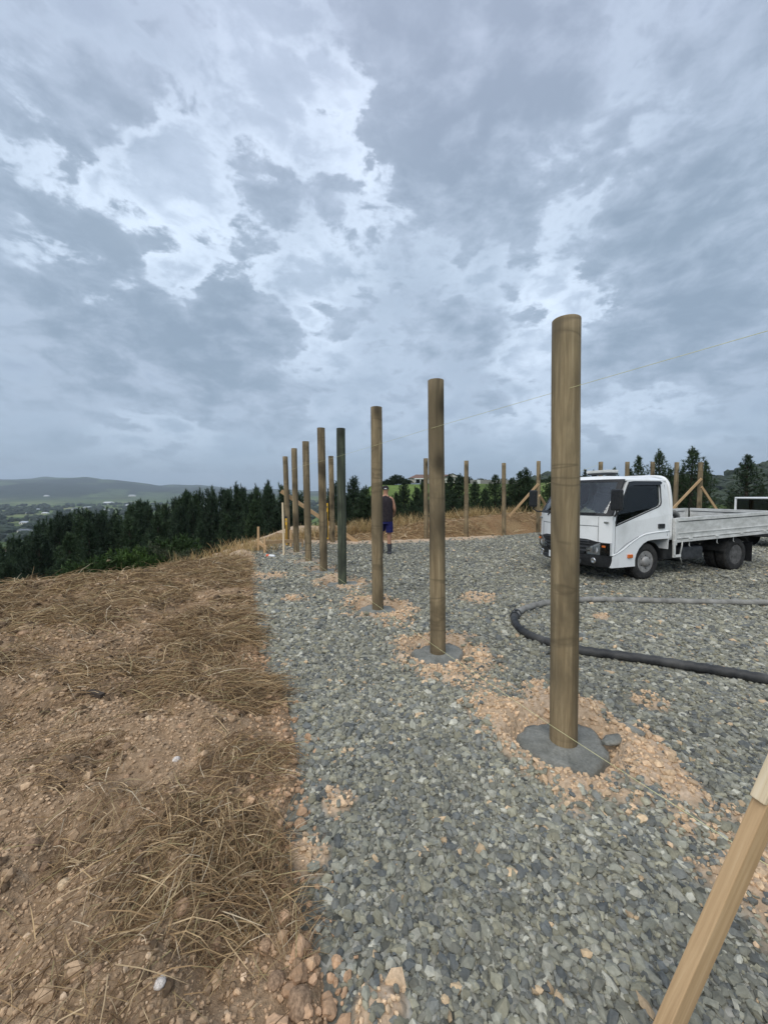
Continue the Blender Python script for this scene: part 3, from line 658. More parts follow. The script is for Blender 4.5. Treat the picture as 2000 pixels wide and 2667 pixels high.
# standing seed grass behind the pad
bx, by = [], []
for (x0, y0, s_, k) in ((-2.6, 13.4, .5, 260), (-1.4, 13.6, .5, 260), (-.6, 13.7, .4, 180), (.2, 14.2, .4, 220), (-3.3, 12.6, .5, 200), (-3.7, 10.6, .35, 260), (-3.9, 11.4, .4, 220), (.9, 15.1, .35, 120), (3.1, 16.3, .5, 420), (3.6, 16.6, .4, 300), (2.5, 16.0, .4, 120), (5.6, 17.8, .4, 260), (4.7, 17.0, .4, 90), (1.9, 15.6, .3, 80), (7.4, 18.6, .6, 160), (-4.1, 9.6, .3, 120), (-4.4, 8.6, .3, 60), (-1.0, 13.9, .5, 120)):
    bx.append(x0 + s_ * RNG.normal(size=k)); by.append(y0 + .4 * s_ * RNG.normal(size=k))
x = np.concatenate(bx); y = np.concatenate(by); x = np.repeat(x, 2) + .1 * RNG.normal(size=2 * len(x)); y = np.repeat(y, 2) + .08 * RNG.normal(size=len(x)); n = len(x); z = np.maximum(H_mound(x, y), H_terr(x, y)); z = np.where((x < -3), np.maximum(z, H_bank(x, y)), z)
tag(blades('seed_grass', np.stack([x, y, z - .02], -1), RNG.random(n) * 6.283, 1.0 + .45 * RNG.random(n), np.where(x < -3, .22, .32) + np.where(x < -3, .25, .38) * RNG.random(n), .007 + .005 * RNG.random(n), .1 + .25 * RNG.random(n), straw_col(n, [.35, .2, .1, .05, .25, .05]) * np.array([1, .98, .85]), M['straw']), 'tall dry seed grass standing along the back of the pad', 'grass', kind='stuff')

# bigger rocks lying on the bank, one by one
rm = []; ICO3 = ico_base(4)
for k in range(6):
    q_ = ICO3[0]; v_ = q_ * (.78 + .55 * fbm(q_[:, 0] * 1.3 + 7 * k + q_[:, 2] * .9, q_[:, 1] * 1.3 + q_[:, 2] * 1.1, 300 + k, 4)[:, None]) * np.array([1, .8 + .2 * RNG.random(), .62 + .2 * RNG.random()]); rm.append(v_)
def rock_mesh(k, c): return npmesh('rock', rm[k], ICO3[1], True, np.tile(np.array(c), (len(rm[k]), 1)))
rocks = [rock_mesh(k, (.40, .265, .165)) for k in range(6)] + [rock_mesh(k, (.29, .195, .125)) for k in range(6)]
WHITE = rock_mesh(2, (.66, .60, .54)); BUFF = rock_mesh(1, (.56, .42, .27))
def put_rock(u, v, px, mesh, label, group=None):
    p = gp(u, v, .10); z = float(H_bank(np.array([p.x]), np.array([p.y]))[0]); p = gp(u, v, z)
    z = max(float(H_bank(np.array([p.x]), np.array([p.y]))[0]), 0.0); s = px / 2000 * math.hypot(p.y, p.z - CAMZ) * .66
    o = link('rock', mesh, M['rock']); o.location = (p.x, p.y, z + s * .10); o.scale = (s, s, s); o.rotation_euler = (0, 0, random.random() * 6.28)
    return tag(o, label, 'rock', group)
put_rock(388, 1886, 26, BUFF, 'cream coloured rock on the bank beyond the bare patch')
put_rock(458, 1972, 22, WHITE, 'small whitish rock in the middle of the bare soil patch')
put_rock(417, 2547, 26, WHITE, 'white quartz stone lying alone on the soil nearest the camera')
put_rock(168, 2302, 34, BUFF, 'yellowish clay rock on the soil at lower left')
put_rock(690, 2475, 34, rocks[0], 'pink orange clay rock at bottom, left of the gravel edge')
put_rock(783, 2180, 34, rocks[1], 'orange clay rock sitting on the gravel edge at mid height')
put_rock(700, 2032, 42, rocks[6], 'brown clay boulder beside the dead grass near the gravel edge')
put_rock(78, 2205, 40, rocks[7], 'flat brown rock on the soil at far left')
put_rock(345, 2330, 34, rocks[8], 'round brown rock in front of the biggest grass clump')
put_rock(472, 2370, 46, rocks[2], 'large light brown clod below the biggest grass clump')
put_rock(800, 2430, 30, rocks[3], 'yellow clay lump on the gravel edge near the bottom')
put_rock(780, 2620, 60, rocks[9], 'big brown clod at the very bottom by the gravel')
put_rock(283, 1493, 14, BUFF, 'pale rock on the brow of the bank against the dark trees')
for (u, v, px, k) in ((612, 1858, 30, 0), (60, 1665, 36, 2), (20, 1705, 34, 7), (475, 1895, 26, 3), (420, 1888, 20, 4), (330, 1948, 30, 6), (400, 1980, 28, 7), (265, 1960, 22, 5), (140, 1640, 18, 1), (160, 1655, 20, 0), (400, 2110, 28, 1), (320, 2090, 18, 3), (255, 1918, 18, 2), (640, 2200, 24, 5), (755, 2250, 26, 4), (760, 2050, 24, 0), (765, 1985, 24, 3), (745, 1915, 24, 8), (775, 2085, 22, 2), (740, 2300, 26, 1), (770, 2360, 28, 9), (820, 2500, 26, 0), (205, 2225, 30, 8), (150, 2200, 20, 5), (360, 2230, 26, 2), (430, 2065, 18, 4), (520, 2010, 22, 10), (240, 2150, 22, 11), (100, 2330, 26, 6), (560, 2480, 30, 1), (250, 2545, 28, 0), (220, 2530, 24, 4), (640, 2400, 24, 2), (720, 2560, 40, 7), (115, 2270, 26, 9), (590, 2405, 20, 3), (30, 2560, 24, 8), (300, 1640, 12, 1), (500, 2130, 22, 6), (330, 2020, 16, 2)):
    put_rock(u, v, px, rocks[k], ('orange brown clay rock in the line along the gravel edge' if u > 700 else 'brown clay rock half sunk in the far straw covered part of the bank' if v < 1800 else 'brown clay rock on the bare soil between the grass clumps' if v < 2180 else 'brown clay rock on the near soil below the big grass clump'), 'clay rocks on the spoil bank')
# ------------------------------------------------------------------ round timber poles
def shaft_mesh(h, r, seed, lean):
    rg = random.Random(seed); n = 28; zs = [-.25] + [h * k / 22 for k in range(23)]; vs, fs = [], []
    ph = [rg.random() * 6.28 for _ in range(6)]
    for z in zs:
        f = max(z, 0) / h
        for k in range(n):
            a = 2 * math.pi * k / n; q = r * (1.0 - .015 * f) * (1 + .006 * math.sin(2 * a + ph[0] + z) + .005 * math.sin(3 * a + ph[1] + 2.1 * z) + .006 * math.sin(5.5 * z + ph[2] + a))
            vs.append((q * math.cos(a) + lean[0] * f + .004 * math.sin(z * 1.7 + ph[3]) * f, q * math.sin(a) + lean[1] * f + .004 * math.sin(z * 1.4 + ph[4]) * f, z))
    for i in range(len(zs) - 1):
        for k in range(n): fs.append((i * n + k, i * n + (k + 1) % n, (i + 1) * n + (k + 1) % n, (i + 1) * n + k))
    b = (len(zs) - 1) * n; m = len(vs)
    for k in range(n):                                             # small chamfer, then the sawn top
        x, y, z = vs[b + k]; vs.append((lean[0] + (x - lean[0]) * .95, lean[1] + (y - lean[1]) * .95, h + r * .05))
    for k in range(n): fs.append((b + k, b + (k + 1) % n, m + (k + 1) % n, m + k))
    fs.append(tuple(m + k for k in range(n)))
    me = bpy.data.meshes.new('shaft'); me.from_pydata(vs, [], fs); me.polygons.foreach_set('use_smooth', [len(f) == 4 for f in fs]); me.update(); return me
def collar(parent, r, seed, z0, rx=.28):
    rg = random.Random(seed); n = 44; ring = []; ph = [rg.random() * 6.28 for _ in range(4)]; m = MB(); vs, fs = [], []
    rads = [r * .9, r * 1.25, .16, .21, .25, .98, 1.04]
    for j, q in enumerate(rads):
        for k in range(n):
            a = 2 * math.pi * k / n; wob = 1 + .09 * math.sin(2 * a + ph[0]) + .07 * math.sin(3 * a + ph[1]) + .035 * math.sin(7 * a + ph[2]) + .02 * math.sin(13 * a + ph[3])
            rr_ = q if j < 2 else (q * rx / .28 * (1 + (wob - 1) * .7) if j < 5 else q * rx * wob)
            zz = z0 + (.012, .010, .006, .003, 0, -.012, -.09)[j] + .013 * math.sin(2 * a + ph[3]) * (j > 1) + .008 * math.sin(5 * a + 23 * q) * (1 < j < 6) + .006 * rg.uniform(-1, 1) * (1 < j < 6)
            vs.append((rr_ * math.cos(a), rr_ * math.sin(a), zz))
    for j in range(len(rads) - 1):
        for k in range(n): fs.append((j * n + k, j * n + (k + 1) % n, (j + 1) * n + (k + 1) % n, (j + 1) * n + k))
    m.add(vs, fs, True); return m.build('concrete_collar', M['concrete'], parent)
def pole(base, topz, topx, r, label, seed, mat='pole', col=False, group='round timber poles round the building pad'):
    e_ = empty('timber_pole', base, 0, label, 'pole', group); lean = (topx - base.x, .008 * math.sin(seed * 3.3))
    link('shaft', shaft_mesh(topz - base.z, r, seed, lean), M[mat], e_)
    if col: collar(e_, r, seed, -.030, .262)
    return e_
LB = ['tallest looking round timber pole, nearest the camera, in a wet concrete collar', 'second round timber pole from the front, standing in a sunken concrete collar',
      'third round timber pole from the front, the one in front of the person', 'dark green stained round pole, fourth from the front of the left row',
      'fifth brown pole of the left row, just beyond the dark green one', 'sixth pole of the left row, third from its far end', 'seventh pole of the left row, last but one', 'far left corner pole with a long plank nailed across behind it']
row = []
for i, (b, t_, r, c) in enumerate(POLES):
    top = at(t_[0], t_[1], PB[i].y); row.append(pole(PB[i], top.z, top.x, r, LB[i], i + 1, 'pole_green' if i == 3 else 'pole', c))
LBB = ['slim pole behind the sawn plank, just left of the dark green pole', 'far pole half hidden behind the second near pole', 'far pole right of the second near pole, below the house', 'far pole standing before the straw mound, second from the truck', 'far pole with a diagonal brace on each side, left of the truck']
for i, (b, t_) in enumerate(BACK):
    top = at(t_[0], t_[1], BB[i].y); pole(BB[i], top.z, top.x, .0775 if i else .08, LBB[i], 20 + i)
LBR = ['pole rising behind the roof light bar of the truck', 'pole rising behind the middle of the truck cab roof', 'pole rising behind the rear of the truck cab roof', 'pole behind the headboard of the truck tray', 'pole with two braces behind the middle of the truck tray']
RB = []
for i, (u, vt, Y) in enumerate(((1564, 1203, 16.3), (1634, 1203, 16.9), (1700, 1203, 17.5), (1763, 1204, 16.6), (1825, 1204, 15.6))):
    top = at(u, vt, Y); z0 = float(max(H_mound(np.array([top.x]), np.array([Y]))[0], H_gravel(np.array([top.x]), np.array([Y]))[0])) if Y > yb(top.x) else 0.0
    RB.append(Vector((top.x, Y, z0))); pole(RB[-1], top.z, top.x, .086, LBR[i], 30 + i)
pole(P0, 2.72, P0.x, .08, 'pole just outside the right edge that the near leaning brace is fixed to', 50)

# ------------------------------------------------------------------ braces, boards, stakes, string
def one(name, mb, mat, label, cat, group=None): return tag(mb.build(name, M[mat], None), label, cat, group)
def local(mb_fn, org):
    """build around org so that the object's origin sits on the thing"""
    return mb_fn
def timber(name, a, b, wd, th, mat, label, cat, group=None, up=(0, 0, 1)):
    a, b = Vector(a), Vector(b); z = (b - a); ln = z.length; z.normalize(); x = Vector(up).cross(z)
    x = x.normalized() if x.length > 1e-4 else Vector((1, 0, 0)); y = z.cross(x)
    m = MB(); m.box((0, 0, ln / 2), (wd, th, ln), .003); o = m.build(name, M[mat])
    o.matrix_world = Matrix.Translation(a) @ Matrix((x, y, z)).transposed().to_4x4()
    return tag(o, label, cat, group)
GB = 'diagonal braces nailed to the poles'
# near brace at the right edge: narrow face to the camera
_a, _b = at(1745, 2667, 1.0), at(1990, 2110, 1.03); A_ = _a - (_b - _a) * ((_a.z + .01) / (_b.z - _a.z)); B_ = _a + (_b - _a) * ((1.72 - _a.x) / (_b.x - _a.x))
br = empty('timber_brace', A_, 0, 'close blurred sawn timber brace leaning in at lower right corner', 'brace', GB)
zz = (B_ - A_); ln = zz.length; zz.normalize(); yy = Vector((-.66, -.88, 1.22)); yy = (yy - zz * yy.dot(zz)).normalized(); yy = Matrix.Rotation(R(-27), 3, zz) @ yy; xx = yy.cross(zz)
m = MB(); m.box((0, 0, ln / 2), (.036, .062, ln), .003); o = m.build('timber', M['timber'], br)
o.matrix_parent_inverse = Matrix.Identity(4); o.matrix_local = Matrix((xx, yy, zz)).transposed().to_4x4()
m = MB(); m.box((0, 0, (_b - A_).length + .82), (.035, .014, 1.6), .003); o2 = m.build('pale_batten', M['pale'], br)
o2.matrix_local = Matrix.Translation(yy * .0385) @ Matrix((xx, yy, zz)).transposed().to_4x4()
# back row braces
t4 = BB[4]; pL = gp(1324, 1346, .50)
timber('timber_brace', (at(1326, 1345, 15.6)), at(1402, 1260, t4.y - .10), .09, .045, 'timber', 'sawn brace running down left from the far braced pole to the mound', 'brace', GB, up=(0, 1, 0))
timber('timber_brace', (at(1445, 1352, 17.2)), at(1405, 1290, t4.y - .10), .09, .045, 'timber', 'short visible brace running down right from the far braced pole toward the truck', 'brace', GB, up=(0, 1, 0))
r4 = RB[4]
timber('timber_brace', (at(1742, 1335, 15.6)), at(1827, 1246, r4.y - .10), .085, .045, 'timber', 'brace behind the tray running from left up to the pole', 'brace', GB, up=(0, 1, 0))
timber('timber_brace', (at(1880, 1348, 15.8)), at(1827, 1268, r4.y - .10), .085, .045, 'timber', 'brace behind the tray running down right from the pole', 'brace', GB, up=(0, 1, 0))
# long plank behind the left row
timber('timber_brace', gp(931, 1413), at(732, 1279, PB[7].y + .16), .115, .045, 'timber', 'long sawn plank sloping down right behind the far end of the left row', 'plank', GB, up=(0, 1, 0))
# white lath standing at the end of the row
b_ = gp(739, 1446); timber('lath', b_, at(736, 1309, b_.y + .12), .045, .020, 'pale', 'pale white lath standing upright by the far end of the left row', 'lath', None, up=(0, 1, 0))
def spirit_level(u0, v0, u1, v1, Y0, Y1, label):
    a, b = at(u0, v0, Y0), at(u1, v1, Y1); a.z = max(a.z, 0.0); e_ = empty('spirit_level', a, 0, label, 'spirit level'); d = b - a; ln = d.length
    m = MB(); m.beam((0, 0, 0), d, .055, .022, up=(0, 1, 0)); body = m.build('body', M['yellow'], e_)
    m = MB(); m.beam(d * .04, d * .70, .030, .026, up=(0, 1, 0)); m.build('dark_web', M['black'], e_)
    m = MB(); m.beam(d * .93, d * 1.004, .062, .028, up=(0, 1, 0)); m.build('end_cap', M['black'], e_)
    m = MB(); m.beam(d * .80, d * .86, .034, .027, up=(0, 1, 0)); m.build('vial', M['lens'], e_)
spirit_level(746.5, 1419, 745, 1345, 11.4, 11.5, 'yellow and black spirit level leaning on the corner pole behind the pale lath')
spirit_level(853, 1404, 852, 1303, BB[0].y - .12, BB[0].y - .1, 'yellow spirit level standing against the slim pole behind the plank')
# profile hurdle
def stake(par, u, v0, v1, Y, wd=.055):
    a, b = at(u, v0, Y), at(u, v1, Y); m = MB(); m.beam(a - par.location + Vector((0, 0, -.08)), b - par.location, wd, wd * .9, up=(0, 1, 0)); return m.build('stake', M['timber'], par)
Yh = gp(673, 1440).y
h1 = empty('profile_hurdle', gp(682, 1440), 0, 'building profile of two stakes and a board at the far left of the pad', 'profile board', 'setting out profiles')
stake(h1, 673, 1441, 1372, Yh + .3); stake(h1, 689.5, 1441, 1401, Yh - .1, .06)
m = MB(); m.beam(at(676, 1413, Yh + .24) - h1.location, at(694, 1428, Yh - .22) - h1.location, .03, .10, up=(0, 0, 1)); m.build('board', M['timber'], h1)
h2 = empty('profile_hurdle', gp(740, 1440), 0, 'low building profile board on stakes running behind the corner pole', 'profile board', 'setting out profiles')
stake(h2, 757.5, 1441, 1380, Yh + 1.1, .065); stake(h2, 788, 1432, 1404, Yh + 1.1, .05)
m = MB(); m.beam(at(688, 1414, Yh - .04) - h2.location, at(787, 1407, Yh + 1.02) - h2.location, .03, .095, up=(0, 0, 1)); m.build('board', M['timber'], h2)
# lath lying on the brow, off-cuts
def lying(u0, v0, u1, v1, z, wd, th, mat, label, cat, name):
    a, b = gp(u0, v0, z), gp(u1, v1, z); fn = lambda p: max(float(H_bank(np.array([p.x]), np.array([p.y]))[0]), 0.0)
    a.z = fn(a) + th * .6; b.z = fn(b) + th * .6; return timber(name, a, b, wd, th, mat, label, cat)
lying(583, 1458, 640, 1451, .06, .05, .025, 'pale', 'pale lath lying on the brow of the bank left of the hurdle', 'lath', 'lath')
lying(232, 1812, 268, 1822, .15, .035, .03, 'bark', 'short dark brown stick lying on the soil of the bank', 'stick', 'stick')
# spray can
p = gp(709, 1448, .035); e_ = empty('spray_can', p, R(-25), 'white spray can with an orange red cap lying by the hurdles', 'spray can')
m = MB(); m.lathe([(.0, -.09), (.03, -.09), (.033, -.085), (.033, .07), (.026, .085)], 18, 'x'); m.build('can', M['paper'], e_)
m = MB(); m.lathe([(.027, -.086), (.034, -.09), (.034, -.17), (.028, -.178), (0, -.178)], 18, 'x'); m.build('cap', M['red'], e_)
# strings on the camera side of the row
def string(pts, r, label): 
    m = MB(); o = Vector(pts[0]); m.tube([Vector(p) - o for p in pts], r, 6); s = m.build('string_line', M['string']); s.location = o; return tag(s, label, 'string', 'string lines along the poles')
off = Vector((-.076, -.035, 0))
string([P0 + off + Vector((0, 0, 2.22))] + [p + off * 1.06 + Vector((row_top, 0, 2.21)) for p, row_top in zip(PB, (.006, -.010, -.016, -.016, -.034, -.045, -.04, -.06))], .0012, 'thin string stretched along the left row above head height')
string([P0 + off * 1.1 + Vector((0, 0, .10))] + [q + off * 1.06 + Vector((0, 0, .09)) for q in PB], .0014, 'thin yellowish string stretched along the foot of the left row')
string([at(1402, 1268, BB[4].y - .09), at(1564, 1208, RB[0].y - .09)], .004, 'string rising behind the truck between two far poles')
# concrete pump hose on the gravel
hp = [gp(u, v, .045) for u, v in ((3600, 1585), (2700, 1578), (2300, 1574), (2000, 1570), (1800, 1567), (1600, 1562), (1500, 1563), (1420, 1571), (1368, 1585), (1343, 1602), (1341, 1620), (1362, 1645), (1410, 1667), (1480, 1688), (1560, 1701), (1680, 1717), (1800, 1736), (1900, 1752), (2010, 1772), (2350, 1830), (3200, 1960), (4200, 2060))]
hz_ = empty('pump_hose', hp[9], 0, 'thick black concrete pump hose looping over the gravel', 'hose')
pts = [p - hp[9] + Vector((0, 0, .004 * math.sin(i * 1.7))) for i, p in enumerate(spline(hp, 10))]
k7 = 90
m = MB(); m.tube(pts[k7 - 1:], .043, 16); m.build('near_length', M['hose'], hz_)
m = MB(); m.tube(pts[:k7 + 1], .040, 16); far_ = m.build('far_length', M['hose_grey'], hz_); far_['label'] = 'dusty grey far length of hose'
tdir = (pts[k7 + 1] - pts[k7 - 1]).normalized()
m = MB(); m.tube([pts[k7] - tdir * .05, pts[k7] + tdir * .05], .052, 18); cp = m.build('coupling', M['hose_grey'], hz_)
for s_ in (-.045, .045):
    m = MB(); m.tube([pts[k7] + tdir * (s_ - .010), pts[k7] + tdir * (s_ + .010)], .059, 18); m.build('clamp_ring', M['darkgrey'], cp)
m = MB(); m.box(pts[k7] + Vector((.0, 0, .06)), (.03, .05, .02), .004); m.build('clamp_lever', M['darkgrey'], cp)
# concrete off-cut beside the first collar, and a mud coated stub
p = PB[0] + Vector((.40, .10, .03)); m = MB(); m.tube([(0, 0, 0), (.05, -.06, .006), (.10, -.14, 0)], [.022, .026, .023], 10)
s_ = m.build('mud_stub', M['concrete']); s_.location = p; tag(s_, 'short grey concrete coated stub lying right of the nearest collar', 'stub')
p = PB[0] + Vector((.27, -.03, .0)); m = MB(); m.tube([(-.04, -.02, -.01), (.02, 0, .0), (.08, .015, .004), (.14, .05, -.004), (.17, .06, -.01)], [.02, .045, .04, .028, .008], 12); s_ = m.build('concrete_dollop', M['concrete']); s_.location = p; s_.scale = (1, 1, .55); tag(s_, 'dark wet concrete dollop spilled from the nearest collar', 'concrete')

# ------------------------------------------------------------------ truck
M['lamp'] = mat_noise('bright_reflector', (.62, .64, .66), (.8, .82, .84), 30, .25, metal=.35, spec=.6)
M['sideglass'] = mk_glass('side_glass', (.62, .68, .68), -.02)
TH = math.atan2(-.86, -2.44)                                  # heading
fw = gp(1669, 1508); fx_, fy_ = math.cos(TH), math.sin(TH)
TW = .70                                                       # near wheel sits this far to the truck's left
torg = fw - Vector((-fy_, fx_, 0)) * TW
truck = empty('flatbed_truck', torg, TH, 'white flatbed truck with drop sides parked on the gravel', 'truck')
WB, WR = -2.58, .335
def W_(z): return .85 if z < 1.1 else .85 - (z - 1.1) * .13
def XC(z): return .80 if z < 1.19 else .80 - (z - 1.19) * .56
def Q(x): return 1.164 * x + .222
def XF(a, z): return Q(XC(z)) - .23 * (abs(a) / .85) ** 2.2 + (.012 if .7 < z < 1.19 else 0) * (1 - (a / .85) ** 2)
# cab sides with a real window opening and a wheel arch
arch = [(.265 * 1.0 + .0, .30)]
arch_pts = [(.20 + .0, .30), (.235, .42), (.20, .52), (.13, .62), (.03, .70), (-.10, .735), (-.30, .74), (-.62, .745)]
outer = [(.59, .285), (.118, .285), (.123, .40), (.097, .50), (.041, .60), (-.045, .685), (-.14, .73), (-.28, .745), (-.62, .75), (-.64, 1.2), (-.62, 1.70), (-.58, 1.78), (-.50, 1.825), (.18, 1.825), (.225, 1.80), (.565, 1.20), (.59, 1.15)]
win = [(.515, 1.035), (.525, 1.10), (.50, 1.20), (.235, 1.70), (.20, 1.745), (.12, 1.76), (-.38, 1.775), (-.44, 1.75), (-.455, 1.70), (-.44, 1.42), (-.42, 1.37), (-.36, 1.335)]
for sgn in (1, -1):
    m = MB(); m.panel(outer, [win], lambda x, z: (Q(x), sgn * W_(z), z), (0, -sgn * .05, 0)); side_ = m.build('cab_side', M['white'], truck)
    cx_ = sum(p[0] for p in win) / len(win); cz_ = sum(p[1] for p in win) / len(win)
    rim_o = [(cx_ + (x - cx_) * 1.045, cz_ + (z - cz_) * 1.06) for x, z in win]
    m = MB(); m.panel(rim_o, [win], lambda x, z: (Q(x), sgn * (W_(z) + .006), z), (0, -sgn * .02, 0)); m.build('window_seal', M['black'], side_)
    m = MB(); m.panel(win, [], lambda x, z: (Q(x), sgn * (W_(z) - .022), z), (0, -sgn * .006, 0)); m.build('side_window', M['sideglass'], truck)
    # rain visor along the top of the window
    vis = [(.27, 1.68), (.215, 1.785), (.12, 1.80), (-.46, 1.805), (-.50, 1.775), (-.44, 1.735), (.10, 1.725), (.19, 1.70)]
    m = MB(); m.panel(vis, [], lambda x, z: (Q(x), sgn * (W_(z) + .022), z), (0, -sgn * .012, 0)); m.build('rain_visor', M['darkglass'], side_)
    # wheel flare: a raised lip following the arch
    lip = [(.58, .50), (.40, .58), (.22, .70), (.0, .82), (-.22, .865), (-.62, .89)]
    m = MB(); m.tube(spline([(Q(x), sgn * (.85 - .006), z) for x, z in lip], 5), .016, 8); m.build('arch_flare', M['white'], side_)
    # door seams as thin recessed-looking dark strips, handle, marker, mirror
    for pts_ in ([(.545, 1.03), (.545, .52)], [(-.56, 1.74), (-.565, .80)], [(.545, .52), (.30, .70), (.06, .815)]):
        m = MB(); m.tube([(Q(x), sgn * (W_(z) + .0005), z) for x, z in pts_], .0035, 5); m.build('door_seam', M['darkgrey'], side_)
    m = MB(); m.box((-.27, sgn * .855, .985), (.16, .02, .085), .02); hd_ = m.build('door_handle', M['darkgrey'], side_)
    m = MB(); m.box((-.27, sgn * .868, 1.0), (.13, .016, .028), .007); m.build('handle_bar', M['black'], hd_)
    m = MB(); m.box((.50, sgn * .862, .475), (.115, .03, .065), .012); m.build('side_marker', M['orange'], side_)
    ab = (.66, sgn * .88, 1.23); mc = (1.02, sgn * 1.0, 1.47)
    mir = empty('mirror', (0, 0, 0)); mir.parent = truck
    m = MB(); m.box(mc, (.075, .20, .36), .035); m.build('mirror_shell', M['black'], mir)
    m = MB(); m.box((mc[0] - .040, mc[1], mc[2]), (.006, .165, .31), .002); m.build('mirror_glass', M['silver'], mir)
    m = MB(); m.tube([(.86, sgn * .84, 1.20), (.96, sgn * .92, 1.19), (1.02, sgn * 1.0, 1.25), (1.02, sgn * 1.0, 1.32)], .014, 8); m.build('mirror_arm', M['black'], mir)
# front: hood panel, grille, bumper, lamps
fr_ = lambda a0, a1, z0, z1, dx: (lambda s, t_: (XF(a0 + (a1 - a0) * s, z0 + (z1 - z0) * t_) + dx, a0 + (a1 - a0) * s, z0 + (z1 - z0) * t_))
m = MB(); m.grid(fr_(-.85, .85, .72, 1.19, 0), 28, 6, (-.03, 0, 0)); front = m.build('front_panel', M['white'], truck)
m = MB(); m.grid(fr_(-.66, .66, 1.00, 1.005, .004), 24, 1, (-.01, 0, 0)); m.build('panel_seam', M['darkgrey'], front)
m = MB(); m.grid(fr_(-.66, .66, 1.01, 1.175, .006), 24, 3, (-.02, 0, 0)); m.build('service_lid', M['white'], front)
for sg in (1, -1):
    m = MB(); m.tube([(XF(sg * .66, z) + .003, sg * .66, z) for z in (.73, .9, 1.0, 1.17)], .0035, 5); m.build('panel_seam', M['darkgrey'], front)
    m = MB(); m.box((XF(.76, 1.08) + .008, sg * .76, 1.075), (.012, .12, .035), .005); m.build('badge', M['silver'], front)
def gr_fn(s, t_):
    a = -.70 + 1.40 * s; top = .765 - .05 * sst(.45, .75, abs(a)); lo_ = .50 if abs(a) < .49 else .722 - .095 * (1 - float(sst(.50, .72, abs(a)))); z = lo_ + (max(top, lo_ + .004) - lo_) * t_; return (XF(a, .6) + .022, a, z)
m = MB(); m.grid(gr_fn, 28, 4, (-.05, 0, 0)); grille = m.build('grille', M['black'], truck)
for z in (.56, .625, .69, .735):
    m = MB(); m.grid(fr_(-.55, .55, z - .012, z + .012, .042), 22, 1, (-.022, 0, 0)); m.build('grille_bar', M['darkgrey'], grille)
m = MB(); m.lathe([(.0, 0), (.06, 0), (.06, .012), (.05, .016), (.0, .016)], 24, 'x', (XF(0, .65) + .045, 0, .655)); m.build('emblem', M['silver'], grille)
m = MB(); m.grid(lambda s, t_: (XF(-.845 + 1.69 * s, .4) + .05 - .06 * abs(-1 + 2 * s) ** 6 - .05 * (1 - t_) ** 2, -.845 + 1.69 * s, .285 + .205 * t_), 30, 5, (-.10, 0, 0)); bump_ = m.build('bumper', M['black'], truck)
m = MB(); m.box((XF(0, .4) + .035, 0, .36), (.03, .9, .07), .008); m.build('air_intake', M['darkgrey'], bump_)
PYc = -.12
pl = empty('number_plate', (0, 0, 0)); pl.parent = truck
m = MB(); m.box((XF(PYc, .4) + .062, PYc, .40), (.008, .36, .125), .004); m.build('plate', M['paper'], pl)
fc = bpy.data.curves.new('plate_digit', 'FONT'); fc.body = '2'; fc.size = .115; fc.extrude = .0012; fo = bpy.data.objects.new('tmp_digit', fc); C.objects.link(fo)
bpy.context.view_layer.update(); dm = bpy.data.meshes.new_from_object(fo.evaluated_get(bpy.context.evaluated_depsgraph_get())); bpy.data.objects.remove(fo)
dg = link('plate_digit', dm, M['black'], pl); dg.matrix_local = Matrix.Translation((XF(PYc, .4) + .0675, PYc + .095, .360)) @ Matrix(((0, 0, 1, 0), (1, 0, 0, 0), (0, 1, 0, 0), (0, 0, 0, 1)))
for sg in (1, -1):
    hl = empty('headlight', (0, 0, 0)); hl.parent = truck
    zb, zt = .50, .715
    def lf(a0, a1, dx, tip=0.0):
        def f(s, t_):
            a = a0 + (a1 - a0) * s; tp = zt - .095 * (1 - sst(.50, .72, a)) ; z = zb + (tp - zb) * t_; return (XF(a, .6) + dx, sg * a, z)
        return f
    m = MB(); m.grid(lf(.50, .845, .012), 14, 5, (-.05, 0, 0)); m.build('housing', M['lamp'], hl)
    m = MB(); m.grid(lf(.505, .705, .045), 10, 5, (-.008, 0, 0)); m.build('clear_lens', M['lens'], hl)
    m = MB(); m.grid(lf(.712, .843, .040), 8, 5, (-.01, 0, 0)); m.build('side_lens', M['darkglass'], hl)
    m = MB(); m.lathe([(.0, -.02), (.03, -.01), (.062, .028)], 20, 'x', (XF(.63, .6) + .002, sg * .63, .585)); m.build('reflector', M['lamp'], hl)
    m = MB(); m.box((XF(.765, .6) + .045, sg * .765, .655), (.02, .07, .035), .008); m.build('indicator', M['orange'], hl)
    m = MB(); m.grid(lambda s, t_: (XF(.48 + .37 * s, .6) + .028, sg * (.48 + .37 * s), .480 + .02 * t_), 12, 1, (-.05, 0, 0)); m.build('lamp_trim', M['black'], hl)
    m = MB(); m.lathe([(.05, 0), (.052, .02), (.045, .03), (.03, .022), (0, .02)], 20, 'x', (XF(.62, .4) + .028, sg * .62, .395)); m.build('fog_lamp', M['silver'], bump_)
